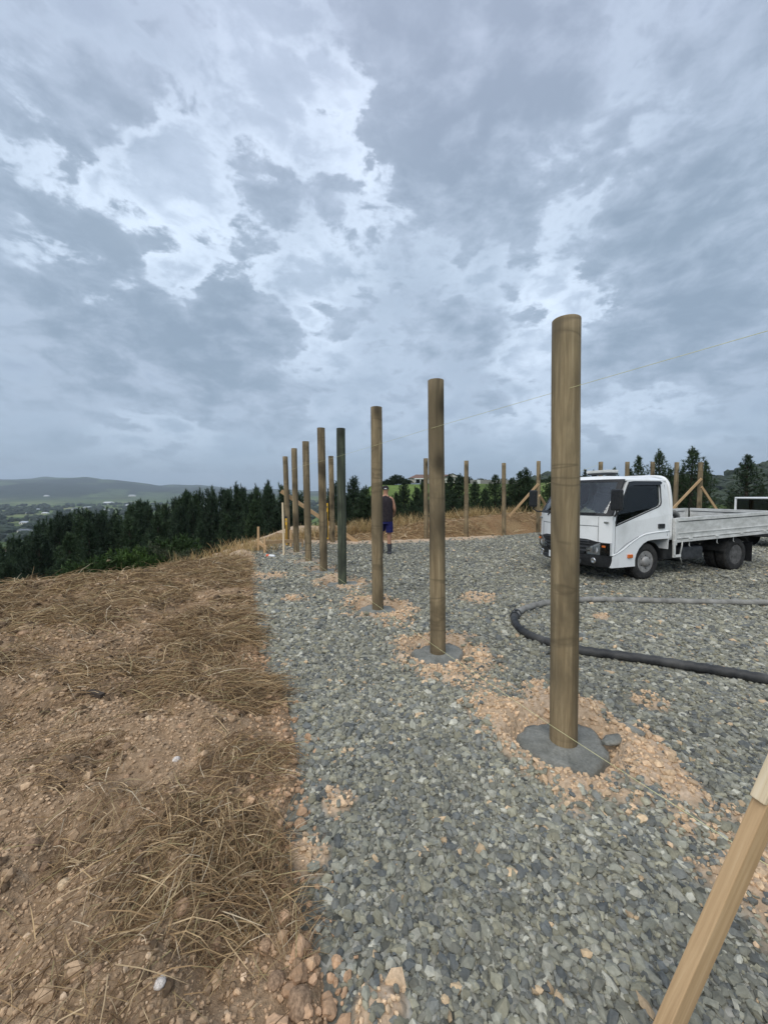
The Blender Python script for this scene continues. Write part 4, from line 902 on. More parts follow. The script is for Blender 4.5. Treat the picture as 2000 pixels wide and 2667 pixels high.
# windscreen, surround, wipers
fs_ = lambda a0, a1, z0, z1, dx: (lambda s, t_: (XF((a0 + (a1 - a0) * s) * W_(z0 + (z1 - z0) * t_) / .85, z0 + (z1 - z0) * t_) + dx, (a0 + (a1 - a0) * s) * W_(z0 + (z1 - z0) * t_) / .85, z0 + (z1 - z0) * t_))
m = MB(); m.grid(fs_(-.78, .78, 1.21, 1.80, 0), 24, 8, (-.008, 0, 0)); m.build('windscreen', M['glass'], truck)
m = MB(); m.grid(fs_(-.85, .85, 1.185, 1.235, .004), 28, 1, (-.03, 0, 0)); m.grid(fs_(-.84, .84, 1.785, 1.835, .004), 28, 1, (-.03, 0, 0))
for sg in (1, -1): m.grid(fs_(sg * .765, sg * .85, 1.2, 1.83, .002), 4, 8, (-.03, 0, 0))
m.build('windscreen_surround', M['black'], truck)
for (a0, a1) in ((.10, .62), (-.45, .05)):
    m = MB(); m.tube([(XF(a, 1.22) + .035, a, 1.225 + .012 * abs(a - a0)) for a in (a0, (a0 + a1) / 2, a1)], .009, 6); m.tube([(XF(a0, 1.2) + .03, a0, 1.15), (XF(a0, 1.2) + .045, a0 + .05, 1.19), (XF(a0 + .2, 1.2) + .04, a0 + .22, 1.235)], .010, 6); m.build('wiper', M['black'], truck)
# roof, rear wall
def roof(s, t_):
    y = -1 + 2 * s; hw = W_(1.815); x0, x1 = -.495, XF(y * hw, 1.83) ; x = x0 + (x1 - x0) * t_
    ez = (1 - abs(y) ** 5) ** .8 * (1 - (2 * abs(t_ - .5)) ** 8) ** .6; return (x, y * hw, 1.822 + .085 * ez)
m = MB(); m.grid(roof, 28, 20, (0, 0, -.02)); m.build('roof', M['white'], truck)
rw = [(-.83, .55), (.83, .55), (.85, 1.1), (.765, 1.75), (.70, 1.83), (-.70, 1.83), (-.765, 1.75), (-.85, 1.1)]
m = MB(); m.panel(rw, [[(-.55, 1.3), (.55, 1.3), (.52, 1.68), (-.52, 1.68)]], lambda y, z: (-.50, y, z), (.02, 0, 0)); m.build('rear_wall', M['white'], truck)
m = MB(); m.panel([(-.55, 1.3), (.55, 1.3), (.52, 1.68), (-.52, 1.68)], [], lambda y, z: (-.49, y, z), (.005, 0, 0)); m.build('rear_window', M['glass'], truck)
m = MB(); m.box((.2, 0, .76), (1.36, 1.5, .06), .01); m.box((-.1, 0, .86), (.6, 1.4, .16), .02); m.build('cab_floor', M['black'], truck)
# interior
for y in (-.42, .42):
    st_ = empty('seat', (0, 0, 0)); st_.parent = truck
    m = MB(); m.box((-.02, y, .98), (.5, .52, .14), .04); m.build('cushion', M['seat'], st_)
    m = MB(); m.box((0, 0, 0), (.12, .5, .58), .05, Matrix.Translation((-.32, y, 1.30)) @ Matrix.Rotation(R(-8), 4, 'Y')); m.build('backrest', M['seat'], st_)
    m = MB(); m.box((-.38, y, 1.64), (.09, .25, .16), .035); m.build('headrest', M['seat'], st_)
m = MB(); m.box((.70, 0, 1.07), (.40, 1.52, .22), .05); m.build('dashboard', M['black'], truck)
m = MB(); ang_ = [2 * math.pi * k / 28 for k in range(29)]; m.tube([(.44 + .09 * math.cos(a), -.40 + .19 * math.sin(a), 1.27 + .155 * math.cos(a)) for a in ang_], .013, 8); m.tube([(.44, -.40, 1.27), (.60, -.40, 1.10)], .025, 8); m.build('steering_wheel', M['black'], truck)
# roof light bar
lb = empty('roof_light_bar', (0, 0, 0)); lb.parent = truck
for y in (-.18, .18): 
    m = MB(); m.box((.20, -.02 + y, 1.925), (.10, .05, .06), .008); m.build('bracket', M['darkgrey'], lb)
m = MB(); m.box((.20, -.02, 1.965), (.22, .50, .045), .015); m.build('bar_base', M['darkgrey'], lb)
m = MB(); m.box((.20, -.02, 2.008), (.24, .54, .055), .02); m.build('bar_cover', M['tray_white'], lb)
# wheels
def wheel(x, y, sgn, dual, par):
    e_ = empty('wheel', (x, y, WR)); e_.parent = par
    ty = MB(); prof = [(.20, -.095), (.235, -.10), (.30, -.098), (.326, -.085), (.335, -.06), (.335, .06), (.326, .085), (.30, .098), (.235, .10), (.20, .095)]
    ty.lathe(prof + prof[:1], 40, 'y'); del ty.f[-2:], ty.sm[-2:]
    for k in range(40):
        a = 2 * math.pi * k / 40
        for yy_ in (-.045, .045): ty.box((0, 0, 0), (.022, .055, .012), 0, Matrix.Rotation(a + (.04 if yy_ > 0 else 0), 4, 'Y') @ Matrix.Translation((0, yy_, .336)))
    ty.build('tyre', M['rubber'], e_)
    rm_ = MB()
    if dual: rm_.lathe([(.215, .09 * sgn), (.20, .085 * sgn), (.185, .02 * sgn), (.16, -.02 * sgn), (.09, -.03 * sgn), (.085, .02 * sgn), (.0, .025 * sgn)], 32, 'y')
    else: rm_.lathe([(.215, .09 * sgn), (.205, .075 * sgn), (.185, .055 * sgn), (.15, .07 * sgn), (.095, .085 * sgn), (.09, .115 * sgn), (.06, .125 * sgn), (.0, .125 * sgn)], 32, 'y')
    ri = rm_.build('rim', M['rim_dark' if dual else 'rim'], e_)
    n_ = 6 if not dual else 5
    for k in range(n_):
        a = 2 * math.pi * k / n_; q = .168 if not dual else .125
        m = MB(); m.lathe([(.0, 0), (.034, 0), (.030, .004 * sgn), (0, .004 * sgn)], 12, 'y', (q * math.cos(a), (.066 if not dual else -.022) * sgn, q * math.sin(a))); m.build('vent_hole', M['black'], ri)
        a += .5; m = MB(); m.lathe([(.012, 0), (.012, .02 * sgn), (0, .022 * sgn)], 8, 'y', (.075 * math.cos(a) if dual else .118 * math.cos(a), (.02 if dual else .08) * sgn, .075 * math.sin(a) if dual else .118 * math.sin(a))); m.build('wheel_nut', M['darkgrey'], ri)
    return e_
for sg in (1, -1):
    wheel(0, sg * (TW - .02), sg, False, truck); wheel(WB, sg * .68, sg, True, truck); wheel(WB, sg * .46, sg, True, truck)
# chassis
ch = empty('chassis', (0, 0, 0)); ch.parent = truck
for y in (-.36, .36):
    m = MB(); m.box((-1.35, y, .60), (4.2, .07, .16), .01); m.build('rail', M['chassis'], ch)
for x in (0, WB):
    m = MB(); m.tube([(x, -.62, WR), (x, .62, WR)], .055, 12); m.lathe([(0, -.14), (.12, -.09), (.15, 0), (.12, .09), (0, .14)], 16, 'y', (x, 0, WR)); m.build('axle', M['chassis'], ch)
m = MB(); m.box((-.25, .0, .55), (.75, .6, .35), .05); m.build('engine', M['chassis'], ch)
m = MB(); m.box((-1.30, .58, .43), (.62, .36, .26), .06); m.build('fuel_tank', M['darkgrey'], truck)
m = MB(); m.box((-.66, .55, .50), (.28, .36, .34), .03); m.build('battery_box', M['chassis'], truck)
m = MB(); m.box((-1.3, -.55, .48), (.7, .36, .30), .05); m.build('tool_locker', M['chassis'], truck)
for sg in (1, -1):
    m = MB(); m.grid(lambda s, t_: (WB + .42 * math.cos(R(12 + 130 * s)), sg * (.34 + .46 * t_), WR + .42 * math.sin(R(12 + 130 * s))), 18, 2, (0, 0, -.012)); m.build('rear_guard', M['chassis'], truck)
    m = MB(); m.box((WB - .46, sg * .60, .36), (.012, .42, .40), .004); m.build('mud_flap', M['black'], truck)
    m = MB(); m.grid(lambda s, t_: (.385 * math.cos(R(-10 + 190 * s)), sg * (.50 + .30 * t_), WR + .385 * math.sin(R(-10 + 190 * s))), 18, 2, (0, 0, -.01)); m.build('wheel_liner', M['black'], truck)
# tray: everything on a slight tail-high rake
tray = empty('tray', (-.585, 0, .70)); tray.parent = truck; tray.rotation_euler = (0, R(1.6), 0)
TL, TWd = 3.10, .86
for k in range(9):
    y0 = -TWd + (2 * TWd) * k / 9; m = MB(); m.box((-TL / 2, y0 + TWd / 9, .07), (TL, 2 * TWd / 9 - .006, .028), .003); m.build('deck_board', M['darkgrey'], tray)
for x in (-.1, -.6, -1.1, -1.6, -2.1, -2.6, -3.0):
    m = MB(); m.box((x, 0, .02), (.06, 1.68, .07), .006); m.build('bearer', M['chassis'], tray)
def dropside(name, a, b, par, nrm):
    a, b = Vector(a), Vector(b); d = b - a; n_ = Vector(nrm); e_ = empty(name, (0, 0, 0)); e_.parent = par
    up = Vector((0, 0, 1)); mid = (a + b) / 2
    def bx(c0, lo, hi, th, nm, mt, o=0.0, ln=1.0):
        m = MB(); M4 = Matrix.Translation(mid + n_ * o + up * (lo + hi) / 2) @ Matrix((d.normalized(), n_, up)).transposed().to_4x4(); m.box((0, 0, 0), (d.length * ln, th, hi - lo), .004, M4); return m.build(nm, M[mt], e_)
    bx(0, .035, .36, .022, 'side_panel', 'tray_white'); bx(0, .36, .425, .045, 'top_rail', 'tray_white', .0); bx(0, .345, .359, .036, 'rail_lip', 'darkgrey', .0, .97)
    bx(0, .13, .15, .034, 'pressed_rib', 'tray_white', .006, .98); bx(0, .035, .06, .04, 'bottom_lip', 'tray_white', .004)
    for k in range(4):
        f = .12 + .76 * k / 3; m = MB(); M4 = Matrix.Translation(a + d * f + n_ * .022 + up * .025) @ Matrix((d.normalized(), n_, up)).transposed().to_4x4(); m.box((0, 0, 0), (.09, .03, .03), .005, M4); m.build('hinge', M['tray_white'], e_)
    return e_
dropside('near_side', (-.06, TWd + .012, 0), (-TL + .07, TWd + .012, 0), tray, (0, 1, 0)); dropside('far_side', (-.06, -TWd - .012, 0), (-TL + .07, -TWd - .012, 0), tray, (0, -1, 0)); dropside('tailgate', (-TL - .012, TWd - .05, 0), (-TL - .012, -TWd + .05, 0), tray, (-1, 0, 0))
m = MB(); m.box((-TL / 2, TWd + .012, -.005), (TL + .02, .05, .055), .004); m.box((-TL / 2, -TWd - .012, -.005), (TL + .02, .05, .055), .004); m.build('edge_rail', M['tray_white'], tray)
for x in (-.02, -TL + .03):
    for y in (TWd + .012, -TWd - .012):
        m = MB(); m.box((x, y, .17), (.05, .06, .50), .006); m.build('corner_post', M['tray_white'] if x > -1 else M['tray_white'], tray)
m = MB(); m.box((.02, TWd + .03, -.14), (.05, .03, .32), .005); m.box((-.05, TWd + .03, -.28), (.20, .03, .045), .005); m.tube([(-.14, TWd + .03, -.27), (-.19, TWd + .03, -.10), (-.19, TWd + .03, -.02)], .013, 6); m.build('step_bracket', M['tray_white'], tray)
m = MB(); m.tube([(-.22, TWd - .03, -.28), (-.32, TWd - .05, -.45)], .008, 6); m.build('tie_rod', M['tray_white'], tray)
for x in (-.45, -1.25, -1.75): 
    m = MB(); m.tube([(x, TWd - .01, -.02), (x, TWd - .01, -.12), (x - .03, TWd - .01, -.14)], .008, 6); m.build('rope_hook', M['tray_white'], tray)
# headboard hoop behind the cab and dark headboard
hb = empty('headboard', (-.553, 0, 0)); hb.parent = truck
for y0, sg in ((0, 1),):
    m = MB(); m.tube(spline([(-.02, .80, .72), (-.02, .795, 1.30), (0, .775, 1.62), (.0, .72, 1.80), (.0, .58, 1.885), (.0, .2, 1.90), (.0, -.2, 1.90), (.0, -.58, 1.885), (.0, -.72, 1.80), (0, -.775, 1.62), (-.02, -.795, 1.30), (-.02, -.80, .72)], 6), .036, 12); m.build('hoop', M['white'], hb)
for k in range(9):
    m = MB(); m.box((-.03, -.64 + .16 * k, 1.46), (.02, .03, .80), .003); m.build('slat', M['darkgrey'], hb)
for z in (1.06, 1.45, 1.84):
    m = MB(); m.box((-.03, 0, z), (.03, 1.46, .035), .004); m.build('cross_bar', M['darkgrey'], hb)
bpy.context.view_layer.update()
def tl(x, y, z): return truck.matrix_world @ Vector((x, y, z))
def place(o, x, y, z, rz=0): o.location = tl(x, y, z); o.rotation_euler = (0, 0, TH + rz); return o
# load in the tray and clutter on the dash: things of their own
m = MB(); m.tube(spline([(.35, -.10, -.22), (.15, -.02, .02), (-.02, 0, .12), (-.20, -.02, .13), (-.38, -.06, .06), (-.48, -.1, -.16)], 6), .058, 12); place(tag(m.build('delivery_hose', M['hose_grey']), 'grey cement caked hose arching above the tray side behind the cab', 'hose'), -.98, .45, 1.07)
m = MB(); m.tube(spline([(.30, 0, 0), (.1, .1, .05), (-.2, .12, .03), (-.42, 0, 0), (-.2, -.14, .03), (.15, -.12, .05), (.30, -.02, .09), (.1, .08, .13)], 6), .05, 10); place(tag(m.build('coiled_hose', M['hose']), 'dark coiled hose lying in the front of the truck tray', 'hose'), -1.08, .10, .85)
e_ = empty('rusty_frame', tl(-.80, .30, .80), TH, 'rusty steel frame standing in the front of the truck tray', 'frame')
for sx_ in (-.10, .10):
    m = MB(); m.tube([(sx_, 0, 0), (sx_, 0, .54)], .013, 6); m.build('upright', M['rust'], e_)
for z in (.2, .40, .54):
    m = MB(); m.tube([(-.12, 0, z), (.12, 0, z)], .012, 6); m.build('rung', M['rust'], e_)
def crumple(name, mat, d, label, cat, x, y, z, seed):
    rg = random.Random(seed); m = MB(); m.grid(lambda s, t_: ((s - .5) * d[0], (t_ - .5) * d[1], d[2] * (.35 + .65 * rg.random()) * math.sin(math.pi * s) ** .5 * math.sin(math.pi * t_) ** .5), 6, 6, (0, 0, -.004), False); return place(tag(m.build(name, M[mat]), label, cat), x, y, z)
crumple('paper_bag', 'bag', (.16, .30, .16), 'crumpled pale brown bag on the dashboard of the truck', 'bag', .70, .12, 1.185, 1)
crumple('blue_cloth', 'paper_blue', (.16, .2, .09), 'pale blue cloth on the dashboard left of the crumpled bag', 'cloth', .70, -.15, 1.185, 2)
crumple('paper_sheets', 'paper', (.2, .22, .05), 'white papers on the dashboard behind the near mirror', 'papers', .70, .42, 1.185, 3)
crumple('blue_paper', 'paper_blue', (.16, .16, .04), 'pale blue paper on the dashboard near the left pillar', 'paper', .66, .62, 1.185, 4)
crumple('hi_vis_vest', 'hivis', (.22, .2, .14), 'lime hi vis vest on the seat behind the side window', 'vest', -.02, .44, 1.052, 5)

# ------------------------------------------------------------------ white canopied vehicle half out of frame on the right
vo_ = Vector((11.15, 11.0, 0)); ute = empty('canopy_vehicle', vo_, R(18), 'white framed vehicle with dark windows cut off by the right edge behind the tray', 'vehicle')
def vx(mb, nm, mt): return mb.build(nm, M[mt], ute)
m = MB(); m.box((1.0, 0, .72), (2.5, 1.7, .42), .06); vx(m, 'body', 'white'); m = MB(); m.box((1.0, 0, .42), (2.4, 1.5, .2), .03); vx(m, 'underbody', 'chassis')
m = MB(); m.box((1.0, 0, 1.445), (2.5, 1.62, .05), .024); vx(m, 'roof', 'white')
for x in (-.20, .98, 2.2):
    for y in (-.79, .79):
        m = MB(); m.box((x, y, 1.17), (.075, .05, .52), .012); vx(m, 'pillar', 'white')
for y in (-.79, .79):
    m = MB(); m.box((1.0, y, 1.17), (2.36, .012, .46), .002); vx(m, 'side_window', 'darkglass')
m = MB(); m.box((-.215, 0, 1.17), (.012, 1.5, .46), .002); vx(m, 'end_window', 'darkglass'); m = MB(); m.box((1.0, 0, .98), (2.3, 1.5, .1), .01); vx(m, 'floor', 'darkgrey')
for x in (.45, 1.9):
    for y in (-.72, .72):
        m = MB(); m.lathe([(0, -.1), (.19, -.1), (.29, -.09), (.31, -.06), (.31, .06), (.29, .09), (.19, .1), (0, .1)], 28, 'y', (x, y, .31)); wv3 = vx(m, 'wheel', 'rubber')
        m = MB(); m.lathe([(.0, 0), (.17, 0), (.16, .008), (0, .012)], 20, 'y', (x, y + (.1 if y > 0 else -.112), .31)); m.build('rim', M['rim'], wv3)

# ------------------------------------------------------------------ person walking away
pf = gp(1014, 1444); PX = at(1004, 1444, pf.y).x; S_ = 1.0
per = empty('person', (PX, pf.y, 0), 0, 'person in dark sleeveless top, blue shorts and grey boots walking away beyond the third pole', 'person')
J = {'pel': (0, 0, .92), 'wst': (0, -.01, 1.08), 'chs': (0, .0, 1.30), 'sh': (0, .015, 1.45), 'nk': (0, .02, 1.53), 'hd0': (0, .035, 1.60), 'hd1': (0, .045, 1.69), 'hd2': (0, .04, 1.755),
     'rs': (.17, .01, 1.44), 're': (.235, .0, 1.16), 'rw': (.215, .20, 1.02), 'ls': (-.17, .01, 1.44), 'le': (-.235, .05, 1.16), 'lw': (-.20, .24, 1.04),
     'rh': (.095, 0, .89), 'rk': (.095, .025, .50), 'ra': (.10, -.03, .10), 'rt': (.11, .12, .045), 'lh': (-.095, 0, .89), 'lk': (-.10, .16, .53), 'la': (-.10, .06, .14), 'lt': (-.10, .20, .05)}
rad_ = {'pel': (.155, .115), 'wst': (.15, .105), 'chs': (.165, .11), 'sh': (.12, .085), 'nk': (.058, .058), 'hd0': (.066, .075), 'hd1': (.078, .095), 'hd2': (.052, .062), 'rs': (.062, .06), 're': (.042, .042), 'rw': (.027, .03), 'ls': (.062, .06), 'le': (.042, .042), 'lw': (.027, .03),
        'rh': (.092, .092), 'rk': (.062, .062), 'ra': (.040, .045), 'rt': (.040, .03), 'lh': (.092, .092), 'lk': (.062, .062), 'la': (.04, .045), 'lt': (.04, .03)}
Ed = [('pel', 'wst'), ('wst', 'chs'), ('chs', 'sh'), ('sh', 'nk'), ('nk', 'hd0'), ('hd0', 'hd1'), ('hd1', 'hd2'), ('sh', 'rs'), ('rs', 're'), ('re', 'rw'), ('sh', 'ls'), ('ls', 'le'), ('le', 'lw'), ('pel', 'rh'), ('rh', 'rk'), ('rk', 'ra'), ('ra', 'rt'), ('pel', 'lh'), ('lh', 'lk'), ('lk', 'la'), ('la', 'lt')]
for sd_, sg in (('r', 1), ('l', -1)):                       # palms and five fingers each
    wx, wy, wz = J[sd_ + 'w']; J[sd_ + 'p'] = (wx - sg * .005, wy + .075, wz - .025); rad_[sd_ + 'p'] = (.036, .018); Ed.append((sd_ + 'w', sd_ + 'p'))
    for k, (ox, l1, l2) in enumerate(((-.030, .035, .030), (-.010, .040, .034), (.010, .038, .032), (.028, .030, .025))):
        a = '%sf%da' % (sd_, k); b = '%sf%db' % (sd_, k); J[a] = (wx + ox, wy + .075 + l1, wz - .035); J[b] = (wx + ox, wy + .075 + l1 + l2 * .5, wz - .035 - l2); rad_[a] = (.009, .009); rad_[b] = (.008, .008); Ed += [(sd_ + 'p', a), (a, b)]
    a = sd_ + 'ta'; b = sd_ + 'tb'; J[a] = (wx - sg * .045, wy + .04, wz - .02); J[b] = (wx - sg * .055, wy + .075, wz - .03); rad_[a] = (.011, .011); rad_[b] = (.009, .009); Ed += [(sd_ + 'w', a), (a, b)]
names = list(J); me = bpy.data.meshes.new('body'); me.from_pydata([J[k] for k in names], [(names.index(a), names.index(b)) for a, b in Ed], [])
bo = link('body', me, M['skin'], per); md = bo.modifiers.new('skin', 'SKIN'); md.use_smooth_shade = True
for i, k in enumerate(names): me.skin_vertices[0].data[i].radius = rad_[k]; me.skin_vertices[0].data[i].use_root = (k == 'pel')
ms_ = bo.modifiers.new('sub', 'SUBSURF'); ms_.levels = ms_.render_levels = 2
m = MB()
for sg in (1, -1): m.lathe([(0, -.008), (.022, -.006), (.028, .0), (.02, .008), (0, .008)], 10, 'x', (sg * .083, .035, 1.655))
m.tube([(0, .125, 1.68), (0, .152, 1.65), (0, .13, 1.645)], [.008, .014, .010], 6); m.build('ears_and_nose', M['skin'], per)
def loft(rings, n=24):
    """rings: (cx, cy, z, rx, ry)"""
    m = MB(); vs = [(cx + rx * math.cos(2 * math.pi * k / n), cy + ry * math.sin(2 * math.pi * k / n), z) for cx, cy, z, rx, ry in rings for k in range(n)]
    m.add(vs, [(i * n + k, i * n + (k + 1) % n, (i + 1) * n + (k + 1) % n, (i + 1) * n + k) for i in range(len(rings) - 1) for k in range(n)], True); return m
loft([(0, 0, .86, .192, .148), (0, -.005, .98, .188, .142), (0, -.005, 1.12, .185, .138), (0, 0, 1.28, .196, .140), (0, .005, 1.38, .198, .132), (0, .01, 1.45, .180, .112), (0, .015, 1.495, .125, .090), (0, .02, 1.525, .075, .072)]).build('sleeveless_top', M['shirt'], per)
sh_ = empty('shorts', (0, 0, 0)); sh_.parent = per
loft([(0, 0, .80, .178, .135), (0, 0, .90, .182, .138)]).build('seat_of_shorts', M['shorts'], sh_)
loft([(.10, .012, .575, .098, .105), (.098, .008, .70, .100, .108), (.088, 0, .86, .102, .125)]).build('shorts_leg', M['shorts'], sh_)
loft([(-.105, .125, .60, .098, .105), (-.10, .07, .72, .100, .110), (-.088, 0, .86, .102, .125)]).build('shorts_leg', M['shorts'], sh_)
for (x, y, zb_) in ((.10, -.03, 0.0), (-.10, .06, .03)):
    b_ = empty('boot', (0, 0, 0)); b_.parent = per
    loft([(x, y + .01, zb_ + .02, .052, .062), (x, y, zb_ + .10, .054, .064), (x, y, zb_ + .20, .058, .066), (x, y + .004, zb_ + .285, .064, .070)]).build('boot_shaft', M['boot'], b_)
    m = MB(); m.box((x + .004, y + .065, zb_ + .045), (.098, .285, .085), .032); m.build('boot_foot', M['boot'], b_)
cp_ = empty('cap', (0, 0, 0)); cp_.parent = per
loft([(0, .04, 1.685, .088, .106), (0, .04, 1.73, .085, .102), (0, .04, 1.765, .066, .08), (0, .04, 1.785, .03, .035)]).build('cap_crown', M['shirt'], cp_)
m = MB(); m.grid(lambda s, t_: ((s - .5) * .15, .13 + .09 * t_ * (1 - (2 * s - 1) ** 2 * .6), 1.70 - .01 * t_), 8, 4, (0, 0, -.006)); m.build('cap_peak', M['shirt'], cp_)
m = MB(); m.box((0, -.066, 1.702), (.06, .012, .022), .004); m.build('cap_strap', M['paper'], cp_)
# ------------------------------------------------------------------ pines
def tris_tufts(pos, axis, n_per, ln, wd, spread, col):
    """needle tufts: n_per slender triangles fanned round each axis"""
    n = len(pos); m = n * n_per; p = np.repeat(pos, n_per, 0); a = np.repeat(axis, n_per, 0); l_ = np.repeat(ln, n_per) * (.6 + .7 * RNG.random(m))
    d = a + spread * RNG.normal(size=(m, 3)); d /= np.linalg.norm(d, axis=1)[:, None]
    s = np.cross(d, RNG.normal(size=(m, 3))); s /= np.linalg.norm(s, axis=1)[:, None] + 1e-9
    w2 = (wd * (.7 + .6 * RNG.random(m)))[:, None]; b = p - d * (l_ * .12)[:, None]
    V = np.stack([b - s * w2 * .5, b + s * w2 * .5, p + d * l_[:, None]], 1)
    c = np.repeat(np.repeat(col, n_per, 0) * (.75 + .5 * RNG.random((m, 1))), 3, 0)
    return V.reshape(-1, 3), c
def pine_meshes(seed, H=9.0, Rb=1.75, whorls=24, dens=1.0, open_=0.0, low=.05):
    rg = random.Random(seed); tp, ta, tl_, tc_ = [], [], [], []; br = MB()
    for k in range(whorls):
        f = low + (0.965 - low) * (k / (whorls - 1)) ** .92; z = H * f; rr_ = Rb * (1 - f) ** (.88 + .1 * open_) * (1.0 if f > .12 else .8) + .10
        nb = rg.randint(5, 7) if f < .85 else rg.randint(3, 5); a0 = rg.random() * 6.28
        for j in range(nb):
            a = a0 + 6.283 * j / nb + rg.uniform(-.35, .35); ln = rr_ * rg.uniform(.62, 1.22); el = R(rg.uniform(8, 30) + 34 * f)
            d = Vector((math.cos(a) * math.cos(el), math.sin(a) * math.cos(el), math.sin(el))); base = Vector((0, 0, z + rg.uniform(-.12, .12)))
            br.tube([base, base + d * ln * .55 + Vector((0, 0, -.02 * ln)), base + d * ln + Vector((0, 0, .10 * ln))], [.03 * (1 - f) + .008, .016 * (1 - f) + .006, .004], 4, False)
            nt_ = max(3, int((3 + ln * 5.0) * dens))
            for q in range(nt_):
                s_ = .18 + .82 * (q + rg.random() * .6) / nt_; s_ = min(s_, 1.02)
                off_ = Vector((rg.gauss(0, 1), rg.gauss(0, 1), rg.gauss(0, .55))) * (.10 + .16 * ln * (1 - abs(s_ - .55))) * (.8 if s_ < .95 else .15)
                p = base + d * ln * s_ + Vector((0, 0, .10 * ln * s_ * s_)) + off_; tp.append(p[:]); ax = d * .8 + Vector((0, 0, .45 + .4 * s_)) + off_ * .8; ta.append(ax.normalized()[:])
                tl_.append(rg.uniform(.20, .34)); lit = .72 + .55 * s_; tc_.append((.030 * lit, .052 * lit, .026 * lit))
            if f > .45 and rg.random() < .8:                         # upright shoot at the branch tip
                tip = base + d * ln + Vector((0, 0, .10 * ln))
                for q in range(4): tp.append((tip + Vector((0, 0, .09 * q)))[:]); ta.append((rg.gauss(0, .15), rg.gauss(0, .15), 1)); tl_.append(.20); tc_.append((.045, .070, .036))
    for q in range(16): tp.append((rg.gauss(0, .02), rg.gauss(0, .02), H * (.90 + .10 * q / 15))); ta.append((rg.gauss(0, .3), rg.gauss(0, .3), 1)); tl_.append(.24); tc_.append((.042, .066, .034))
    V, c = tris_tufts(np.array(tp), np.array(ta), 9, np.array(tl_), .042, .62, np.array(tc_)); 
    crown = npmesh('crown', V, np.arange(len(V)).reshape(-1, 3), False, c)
    br.tube([(0, 0, -.4), (0, 0, H * .3), (.02, 0, H * .65), (0, 0, H * .97)], [.17, .12, .065, .012], 8)
    tmp = br.build('trunk', M['bark']); tm = tmp.data; bpy.data.objects.remove(tmp); return crown, tm
PV = [pine_meshes(100 + k, 9.0, (2.5, 2.15, 2.8, 2.3)[k], (24, 26, 23, 25)[k], 1.05) for k in range(4)]
PO = [pine_meshes(200 + k, 7.5, (2.1, 1.8, 2.3)[k], (17, 16, 18)[k], .95, 1.0) for k in range(3)]
def pine(u, vt, Y, kind, label, group, wid=1.0, zb=None):
    top = at(u, vt, Y); z0 = (Ht(top.x, Y) if zb is None else zb) - .15; lib = PO if kind == 'open' else PV; k = random.randrange(len(lib)); h = max(top.z - z0, 1.2); H0 = 7.5 if kind == 'open' else 9.0
    e_ = empty('pine_tree', (top.x, Y, z0), random.random() * 6.28, label, 'tree', group); sz = h / H0; sw = sz ** .6 * wid * random.uniform(.85, 1.15); e_.scale = (sw, sw, sz)
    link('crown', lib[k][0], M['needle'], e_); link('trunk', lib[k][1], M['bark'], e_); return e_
EU = [-260, 0, 25, 68, 97, 127, 148, 211, 253, 291, 312, 363, 409, 439, 464, 485, 519, 553, 587, 616, 646, 696, 732, 770, 800, 812, 835, 872, 905, 920, 953, 975]
EV = [1450, 1425, 1407, 1402, 1372, 1354, 1350, 1333, 1329, 1345, 1324, 1310, 1318, 1314, 1293, 1286, 1286, 1278, 1278, 1270, 1272, 1265, 1270, 1285, 1300, 1345, 1345, 1268, 1285, 1290, 1280, 1290]
GF = 'pine plantation on the slope left of the pad'; LF = 'dark green pine in the dense plantation on the falling ground beyond the bank'
for (Y, du, drop, jit) in ((36, 36, 0, 6), (31, 42, 5, 10), (26, 50, 18, 16), (21, 66, 46, 24), (16.5, 88, 88, 30)):
    u = -240 + random.random() * du
    while u < 800:
        vt = float(np.interp(u, EU, EV)) + drop * random.uniform(.6, 1.2) + random.uniform(-.3, 1) * jit
        if not (Y < 18 and (u > 470 or u < 20)): pine(u, vt, Y * random.uniform(.93, 1.07), 'dense', {36: 'dark pine of the hindmost rank whose tip makes the plantation skyline', 31: 'dark pine of the second rank just under the plantation skyline', 26: 'dark pine in the middle of the plantation mass', 21: 'dark pine low in the plantation, second rank from the bank', 16.5: 'dark pine of the front rank rising right behind the brow of the bank'}[Y], GF)
        u += du * random.uniform(.75, 1.2)
for (u, vt, Y, lb) in ((363, 1308, 31, 'pine whose tip stands just clear at the step in the plantation skyline'), (616, 1266, 30, 'pine with the highest tip left of the pole row'), (485, 1284, 30, 'pine leading the right half of the plantation skyline')):
    pine(u, vt, Y, 'dense', lb, GF)
# behind the left row and the mound
GB2 = 'young pines behind the pad'
for (u, vt, Y, lb) in ((870, 1262, 26, 'pine seen between the slim pole and the dark green pole'), (921, 1247, 25, 'pointed pine with the tallest tip left of the person'), (953, 1270, 27, 'pine just left of the third pole with a lower tip'), (902, 1292, 23, 'low bushy pine under the pointed pine'),
                       (1032, 1285, 24, 'pine right of the head of the person'), (1052, 1257, 26, 'pine in front of the green paddock left of the house'), (1085, 1272, 25, 'pine under the carport end of the house'), (1100, 1258, 27, 'pine half hidden by the second near pole'), (1152, 1250, 25, 'pine right against the second near pole'), (1172, 1241, 26, 'pine in front of the right wing of the house'), (1196, 1238, 26, 'pine with a twin tip just right of the house'),
                       (1236, 1256, 27, 'pine right of the third far pole'), (1262, 1274, 24, 'small pine in the dip of the skyline before the paddock'), (1290, 1238, 25, 'pointed pine just left of the fourth far pole'), (1333, 1247, 26, 'pine behind the left brace'), (1355, 1229, 25, 'tall pine above the left brace'), (1371, 1222, 25, 'tallest of the pines left of the truck'), (1384, 1250, 27, 'pine left of the braced far pole'), (1434, 1241, 27, 'pine between the braced pole and the nearest pole')):
    pine(u, vt, Y, 'dense', lb, GB2, 1.05)
